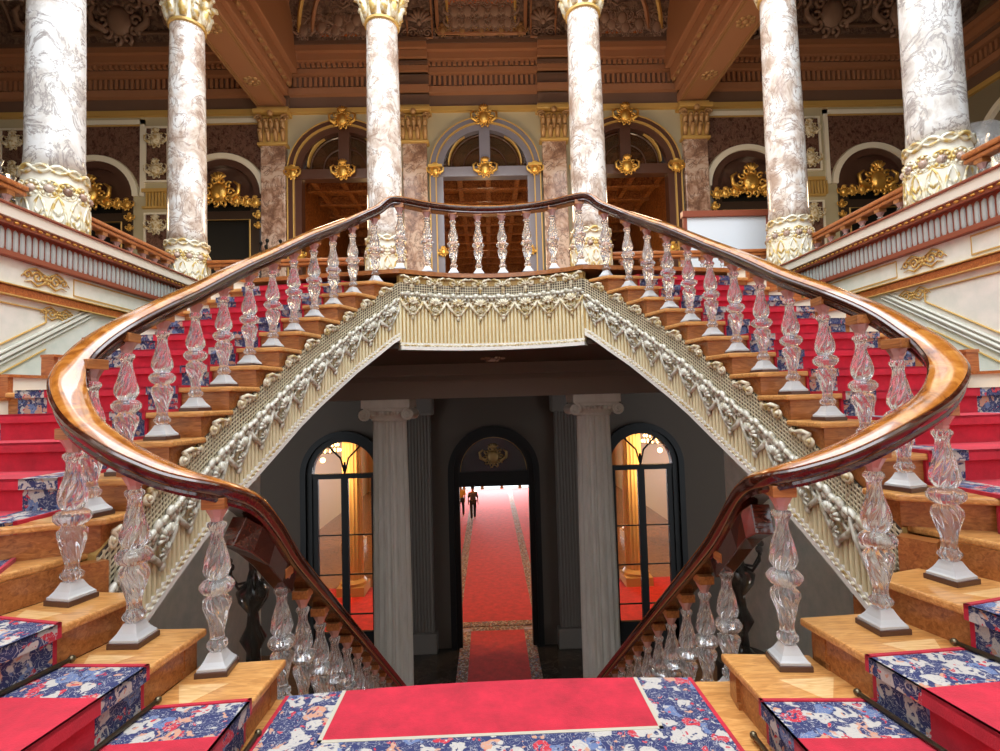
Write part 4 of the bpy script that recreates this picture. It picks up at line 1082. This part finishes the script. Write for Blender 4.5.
# salon beyond the upper doors with carved wooden ceiling
carved = mat('carved_walnut', (.35, .13, .04), .35, Coat_Weight=.3)
v = coords(carved); base(carved, ramp(carved, noise(carved, v, 8, 5, .6, 2), [(.35, (.12, .035, .012)), (.5, (.38, .14, .04)), (.68, (.62, .28, .09))])); bump(carved, noise(carved, v, 8, 5, .6, 2), 1, .05)
q = MB(); q.box(-6.5, 6.5, 15.35, 30, 9.6, 9.8); q.box(-6.5, 6.5, 29.8, 30, ZU, 9.8); q.box(-6.6, -6.4, 15.35, 30, ZU, 9.8); q.box(6.4, 6.6, 15.35, 30, ZU, 9.8)
struct(q.build('ceiling_salon', carved))
q = MB()
for y in [15.9 + k * 1.3 for k in range(11)]: q.box(-6.4, 6.4, y, y + .22, 9.25, 9.6)
for x in [-6.1 + k * 1.02 for k in range(13)]: q.box(x, x + .2, 15.4, 29.8, 9.3, 9.6)
for x in (-2.1, 2.1): q.box(x - .1, x + .1, 15.35, 29.8, ZU, 9.4)
struct(q.build('trim_10', carved, bevel=.03))

# ---------------------------------------------------------------- entrance lobby below
YL = 13.6
LA = [(-3.85, .98, -.2, 1.0), (0, 1.06, -.25, 1.0), (3.85, .98, -.2, 1.0)]
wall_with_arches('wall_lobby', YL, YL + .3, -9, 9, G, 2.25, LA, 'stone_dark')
q = MB(); q.box(-9, 9, YL - .15, YL, 1.75, 2.2); q.box(-9, 9, YL - .25, YL, 2.0, 2.1); struct(q.build('trim_11', 'stone_dark'))
def ionic(x, label):
    root = thing('ionic_column', label, 'column', (x, 10.4, G), 0, 'fluted columns beneath the bridge')
    q = MB(); q.box(x - .5, x + .5, 9.9, 10.9, G, G + .15); q.lathe([(.48, .15), (.5, .22), (.44, .3), (.46, .38), (.38, .45)], (x, 10.4, G), 32); q.build('base', 'ionic', root, smooth='auto')
    def fl_(r, z, a): return r * (1 - .2 * max(0, min(1, cos(16 * a) + .55)) ** .5)
    zt = 1.26 - G
    q = MB(); q.lathe([(.37, .45), (.37, 2.0), (.35, 4.2), (.325, zt)], (x, 10.4, G), 240, fl_); q.build('fluted_shaft', 'ionic', root, smooth='auto')
    q = MB(); q.lathe([(.335, 0), (.36, .03), (.35, .06), (.42, .16), (.38, .2)], (x, 10.4, 1.24), 28); q.box(x - .46, x + .46, 9.94, 10.86, 1.5, 1.66)
    q.box(x - .4, x + .4, 10.02, 10.78, 1.42, 1.5)
    cp = q.build('capital', 'ionic', root, smooth='auto', bevel=.01)
    for d in (-1, 1):
        q = MB()
        for yy in (10.0, 10.8): q.tube([(x + d * .42 + p_[0], yy, 1.38 + p_[2]) for p_ in spiral(0, 0, .12, 1.8, d, PI / 2, 24)], .03, 6)
        k_ = MB(); k_.lathe([(.1, -.4), (.085, 0), (.1, .4)], n=14); q.join(k_, Matrix.Translation((x + d * .42, 10.4, 1.38)) @ Matrix.Rotation(PI / 2, 4, 'X')); q.build('volute', 'ionic', cp, smooth='auto')
    q = MB()
    for k in range(8): q.ball((x - .25 + k * .07, 9.96, 1.4), .035, 1, 1, 1.3, 6)
    q.build('egg_molding', 'ionic', cp, smooth=True)
ionic(-2.05, 'grey fluted column with scroll capital beneath the bridge, left of the central doorway')
ionic(2.0, 'grey fluted column with scroll capital beneath the bridge, right of the central doorway')
for x, l in ((-1.92, 'shaded fluted pilaster on the lobby wall left of the central doorway'), (1.92, 'shaded fluted pilaster on the lobby wall right of the central doorway')):
    root = thing('fluted_pilaster', l, 'pilaster', (x, YL, G), 0, 'shaded pilasters on the lobby wall')
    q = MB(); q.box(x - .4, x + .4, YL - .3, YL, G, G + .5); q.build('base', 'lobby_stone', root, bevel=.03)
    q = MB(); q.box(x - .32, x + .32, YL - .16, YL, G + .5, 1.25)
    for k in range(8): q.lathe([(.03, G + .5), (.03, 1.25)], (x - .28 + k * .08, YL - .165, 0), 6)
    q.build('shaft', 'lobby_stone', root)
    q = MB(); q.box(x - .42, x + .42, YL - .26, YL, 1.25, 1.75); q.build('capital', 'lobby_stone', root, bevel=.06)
# doors and windows of the lobby
def lobby_opening(name, cx, hw, zs, lite):
    root = struct(bpy.data.objects.new(name, None)); COL.objects.link(root); root.location = (cx, YL, G)
    q = MB(); arch_ring(q, cx, hw - .02, .14, zs, G, YL - .12, YL + .05); arch_ring(q, cx, hw - .16, .14, zs, G, YL - .04, YL + .2); q.build('arched_frame', 'black', root)
    q = MB(); q.box(cx - hw, cx + hw, YL - .02, YL + .15, zs - .38 if not lite else zs - .12, zs); q.build('transom', 'black', root)
    if lite:
        q = MB(); q.box(cx - .09, cx + .09, YL, YL + .1, G, zs)
        for d in (-1, 1): q.box(min(cx + d * (hw - .3), cx + d * (hw - .12)), max(cx + d * (hw - .3), cx + d * (hw - .12)), YL, YL + .1, G, zs)
        for z in (-1.75, -2.75, -3.75): q.box(cx - hw + .15, cx + hw - .15, YL + .03, YL + .07, z - .03, z)
        q.box(cx - hw + .15, cx + hw - .15, YL, YL + .1, G, G + .5); q.build('sash', 'black', root)
        q = MB()
        for d in (-1, 1): q.tube([(cx, YL + .05, zs), (cx + d * .1, YL + .05, zs + .4), (cx + d * .45, YL + .05, zs + .75)], .025, 5)
        q.tube([(cx, YL + .05, zs), (cx, YL + .05, zs + .3)], .03, 5); q.build('tracery', 'black', root)
        q = MB(); q.box(cx - hw + .15, cx + hw - .15, YL + .045, YL + .055, G + .4, zs); q.prism_y(arch_pts(cx, hw - .15, zs), YL + .045, YL + .055); q.build('pane', mat('clear_pane', (1, 1, 1), .0, Transmission_Weight=1, IOR=1.01), root)
    else:
        q = MB(); q.prism_y(arch_pts(cx, hw - .15, zs), YL + .02, YL + .06); lu = q.build('lunette_panel', mat('dark_painted_glass', (.03, .035, .04), .15), root)
        q = MB(); q.join(cartouche(1.3), Matrix.Translation((cx, YL - .0, zs + .38)) @ Matrix.Scale(.9, 4)); q.tube([(p_[0], YL + .01, p_[1]) for p_ in arch_pts(cx, hw - .2, zs + .02)], .012, 4); q.build('gilded_ornament', mat('dull_gilding', (.35, .22, .08), .4, .6), lu, smooth=True)
        for d in (-1, 1):
            q = MB(); x0, x1 = sorted((cx + d * (hw - .13), cx + d * (hw - .08))); q.box(x0, x1, YL + .05, YL + .35, G, zs - .4); q.build('open_leaf', 'black', root)
lobby_opening('door_8', 0, 1.06, -.25, False)
lobby_opening('window_1', -3.85, .98, -.2, True)
lobby_opening('window_2', 3.85, .98, -.2, True)
M['hallwall'] = mat('tan_hall_wall', (.42, .26, .11), .6)
for s in (-1, 1):
    q = MB(); q.box(min(s * 8.8, s * 9), max(s * 8.8, s * 9), 10.2, 38, G, 2.3); struct(q.build('wall_entrance_' + SIDE[s], M['hallwall']))
q = MB(); q.box(-9, 9, 13.9, 38, 2.2, 2.4); struct(q.build('ceiling_entrance', mat('tan_ceiling', (.35, .22, .1), .6)))
q = MB(); q.box(-9, -3.2, 37.6, 37.9, G, 2.3); q.box(3.2, 9, 37.6, 37.9, G, 2.3); q.box(-3.2, 3.2, 37.6, 37.9, -.6, 2.3)
for x in (-2.0, -.7, .7, 2.0): q.box(x - .1, x + .1, 37.6, 37.8, G, -.6)
struct(q.build('wall_entrance_far', M['hallwall']))
q = MB(); q.box(-4.3, 4.3, 9.6, 13.6, G, G + .006); tag_ = struct(q.build('floor_lobby', marble('dark_floor_marble', ((.02, .016, .014), (.035, .03, .026), (.05, .042, .036), (.07, .06, .05)), 2)))
# entrance hall carpets
def flat(name, x0, x1, y0, y1, z, mt, label=None, par=None):
    q = MB(); q.box(x0, x1, y0, y1, G, G + z); o = q.build(name, mt, par)
    if label: tag(o, label, 'carpet')
    return o
hc = thing('hall_carpet', 'long scarlet carpet running to the bright far door of the entrance hall', 'carpet', (0, 25, G))
flat('red_pile', -1.05, 1.05, 15.1, 37, .02, 'hall_carpet', par=hc); flat('border', -1.35, -1.05, 15.1, 37, .02, 'greek', par=hc); flat('border', 1.05, 1.35, 15.1, 37, .02, 'greek', par=hc); flat('border', -1.05, 1.05, 14.8, 15.1, .02, 'greek', par=hc)
flat('hall_side_carpet', -2.9, -1.35, 14.6, 37, .016, 'hall_carpet', 'plain scarlet strip left of the long hall carpet')
flat('cross_carpet', -8, -2.9, 14.6, 18.2, .016, 'hall_carpet', 'scarlet carpet lying behind the left arched window')
flat('cross_carpet', 2.9, 8, 14.6, 18.2, .016, 'hall_carpet', 'scarlet carpet lying behind the right arched window')
flat('hall_side_carpet', 1.35, 2.9, 14.6, 37, .016, 'hall_carpet', 'plain scarlet strip right of the long hall carpet')
lbc = thing('lobby_runner', 'narrow crimson runner with key border on the dark lobby floor', 'carpet', (0, 12, G))
flat('red_pile', -.72, .72, 10.0, 14.5, .02, 'hall_carpet', par=lbc); flat('border', -.98, -.72, 10, 14.5, .02, 'greek', par=lbc); flat('border', .72, .98, 10, 14.5, .02, 'greek', par=lbc)
flat('border', -.72, .72, 14.5, 14.75, .02, 'greek', par=lbc)
warmcol = mat('ochre_stone', (.6, .4, .18), .5)
for s in (-1, 1):
    for j, (x, y) in enumerate(((4.75, 17.8), (6.2, 23.5), (2.7, 30))):
        root = thing('hall_column', f'warm lit stone column in the entrance hall, {ORD[j]} beyond the {SIDE[s]} window', 'column', (s * x, y, G), 0, 'columns of the entrance hall')
        q = MB(); q.box(s * x - .45, s * x + .45, y - .45, y + .45, G, G + .3); q.lathe([(.42, .3), (.44, .4), (.36, .5)], (s * x, y, G), 24); q.build('base', warmcol, root, smooth='auto')
        q = MB(); q.lathe([(.34, .5), (.34, 3.5), (.3, 6.3)], (s * x, y, G), 72, lambda r, z, a: r * (1 - .06 * abs(cos(9 * a)))); q.build('shaft', warmcol, root, smooth='auto')
        q = MB(); q.lathe([(.3, 6.3), (.42, 6.5), (.42, 6.6)], (s * x, y, G), 24); q.box(s * x - .45, s * x + .45, y - .45, y + .45, G + 6.6, 2.2); q.build('capital', warmcol, root, smooth='auto')
    # chandelier seen through the arched window
    x, y, zc = s * 5.35, 16.6, .35
    root = thing('chandelier', f'glowing crystal chandelier seen through the {SIDE[s]} arched window', 'chandelier', (x, y, zc), 0, 'chandeliers of the entrance hall')
    q = MB(); q.tube([(x, y, 2.2), (x, y, zc + .3)], .02, 6); q.build('stem', 'brass', root)
    em = mat('candle_glow', (1, .8, .5), .4, Emission_Color=(1, .6, .22, 1), Emission_Strength=6)
    for j, (r_, z_, n_) in enumerate(((.55, -.25, 22), (.48, -.08, 20), (.4, .08, 16), (.3, .22, 12), (.18, .34, 8))):
        q = MB(); q.tube([(x + r_ * cos(2 * PI * k / 20), y + r_ * sin(2 * PI * k / 20), zc + z_) for k in range(20)], .014, 4, True); t_ = q.build('tier', 'brass', root)
        q = MB()
        for k in range(n_): q.ball((x + r_ * cos(2 * PI * k / n_), y + r_ * sin(2 * PI * k / n_), zc + z_ + .05), .028, 1, 1, 1.5, 6)
        q.build('candle_flames', em, t_, smooth=True)
# dark torcheres beside the lower flight
M['smoke'] = mat('smoky_crystal', (.12, .11, .1), .08, Transmission_Weight=.7)
for s in (-1, 1):
    x, y = s * 3.95, 8.6
    root = thing('dark_torchere', f'dark smoky torchere in the shadow under the {SIDE[s]} flight', 'lamp', (x, y, G))
    q = MB(); q.lathe([(.4, 0), (.4, 1.8), (.45, 1.9), (.45, 2.0)], (x, y, G), 20); q.build('pedestal', 'stone_dark', root, smooth='auto')
    q = MB(); q.lathe([(.3, 2.0), (.12, 2.15), (.1, 2.4), (.2, 2.6), (.1, 2.8), (.08, 3.0), (.22, 3.2), (.25, 3.35), (.1, 3.5), (.05, 3.7), (.06, 4.0), (.02, 4.1)], (x, y, G), 20); q.build('stem', M['smoke'], root, smooth=True)
    for k in range(6):
        a = k * PI / 3; q = MB(); q.tube([(x, y, G + 3.5), (x + .25 * cos(a), y + .25 * sin(a), G + 3.45), (x + .38 * cos(a), y + .38 * sin(a), G + 3.65), (x + .38 * cos(a), y + .38 * sin(a), G + 3.8)], .025, 6); q.ball((x + .38 * cos(a), y + .38 * sin(a), G + 3.82), .06); q.build('arm', M['smoke'], root, smooth=True)

# ---------------------------------------------------------------- people in the far hall
def skin(name, verts, edges, rad, mt, parent, sub=1):
    me = bpy.data.meshes.new(name); me.from_pydata(verts, edges, []); o = bpy.data.objects.new(name, me); COL.objects.link(o)
    md = o.modifiers.new('skin', 'SKIN'); md.use_smooth_shade = True
    if not me.skin_vertices: o.modifiers.clear(); bpy.context.view_layer.objects.active = o; md = o.modifiers.new('skin', 'SKIN'); md.use_smooth_shade = True
    for i, r in enumerate(rad): me.skin_vertices[0].data[i].radius = (r, r * .8)
    me.skin_vertices[0].data[0].use_root = True
    sb_ = o.modifiers.new('sub', 'SUBSURF'); sb_.levels = sub; sb_.render_levels = sub
    me.materials.append(mt); o.parent = parent; return o
def person(x, y, label, shirt, trouser, rz=0, stride=.12):
    r = thing('person', label, 'person', (x, y, G + .02), rz)
    sk = mat('skin_tone', (.5, .28, .18), .6)
    Vt = [(0, 0, .95), (0, 0, 1.15), (0, 0, 1.38), (0, 0, 1.48), (0, .0, 1.56), (0, -.01, 1.66), (0, 0, 1.74),
          (-.1, 0, .92), (-.11, -stride, .5), (-.11, -stride * 1.2, .08), (-.11, -stride * 1.2 - .13, .04), (.1, 0, .92), (.11, stride, .5), (.11, stride * 1.4, .08), (.11, stride * 1.4 - .13, .04),
          (-.19, 0, 1.4), (-.24, .03, 1.12), (-.25, -.05, .88), (-.25, -.08, .78), (.19, 0, 1.4), (.24, -.03, 1.12), (.25, -.12, .9), (.25, -.16, .8)]
    Ed = [(0, 1), (1, 2), (2, 3), (3, 4), (4, 5), (5, 6), (0, 7), (7, 8), (8, 9), (9, 10), (0, 11), (11, 12), (12, 13), (13, 14), (2, 15), (15, 16), (16, 17), (17, 18), (2, 19), (19, 20), (20, 21), (21, 22)]
    rd = [.14, .13, .15, .06, .065, .1, .06, .09, .06, .045, .04, .09, .06, .045, .04, .06, .045, .035, .035, .06, .045, .035, .035]
    skin('body', Vt, Ed, rd, sk, r)
    sh = [0, 1, 2, 15, 16, 19, 20]; mp = {k: i for i, k in enumerate(sh)}
    skin('shirt', [Vt[k] for k in sh], [(mp[a], mp[c]) for a, c in Ed if a in mp and c in mp], [rd[k] + .035 for k in sh], shirt, r)
    tr_ = [0, 7, 8, 9, 11, 12, 13]; mp = {k: i for i, k in enumerate(tr_)}
    skin('trousers', [Vt[k] for k in tr_], [(mp[a], mp[c]) for a, c in Ed if a in mp and c in mp], [rd[k] + .035 for k in tr_], trouser, r)
    q = MB(); q.ball((0, .02, 1.69), .115, .85, 1, .9, 12); q.bm.verts.ensure_lookup_table()
    me = q; o = MB(); o.join(q); o.build('hair', mat('dark_hair', (.02, .015, .012), .7), None, smooth=True).parent = r
navy = mat('dark_trousers', (.02, .02, .03), .8)
person(-1.05, 27.8, 'person in dark clothes walking on the red carpet edge in the far hall', mat('dark_shirt', (.08, .08, .1), .8), navy, .2)
person(-1.72, 28.6, 'person in a yellow shirt standing left of the carpet in the far hall', mat('yellow_shirt', (.7, .42, .08), .8), navy, -.3, .03)
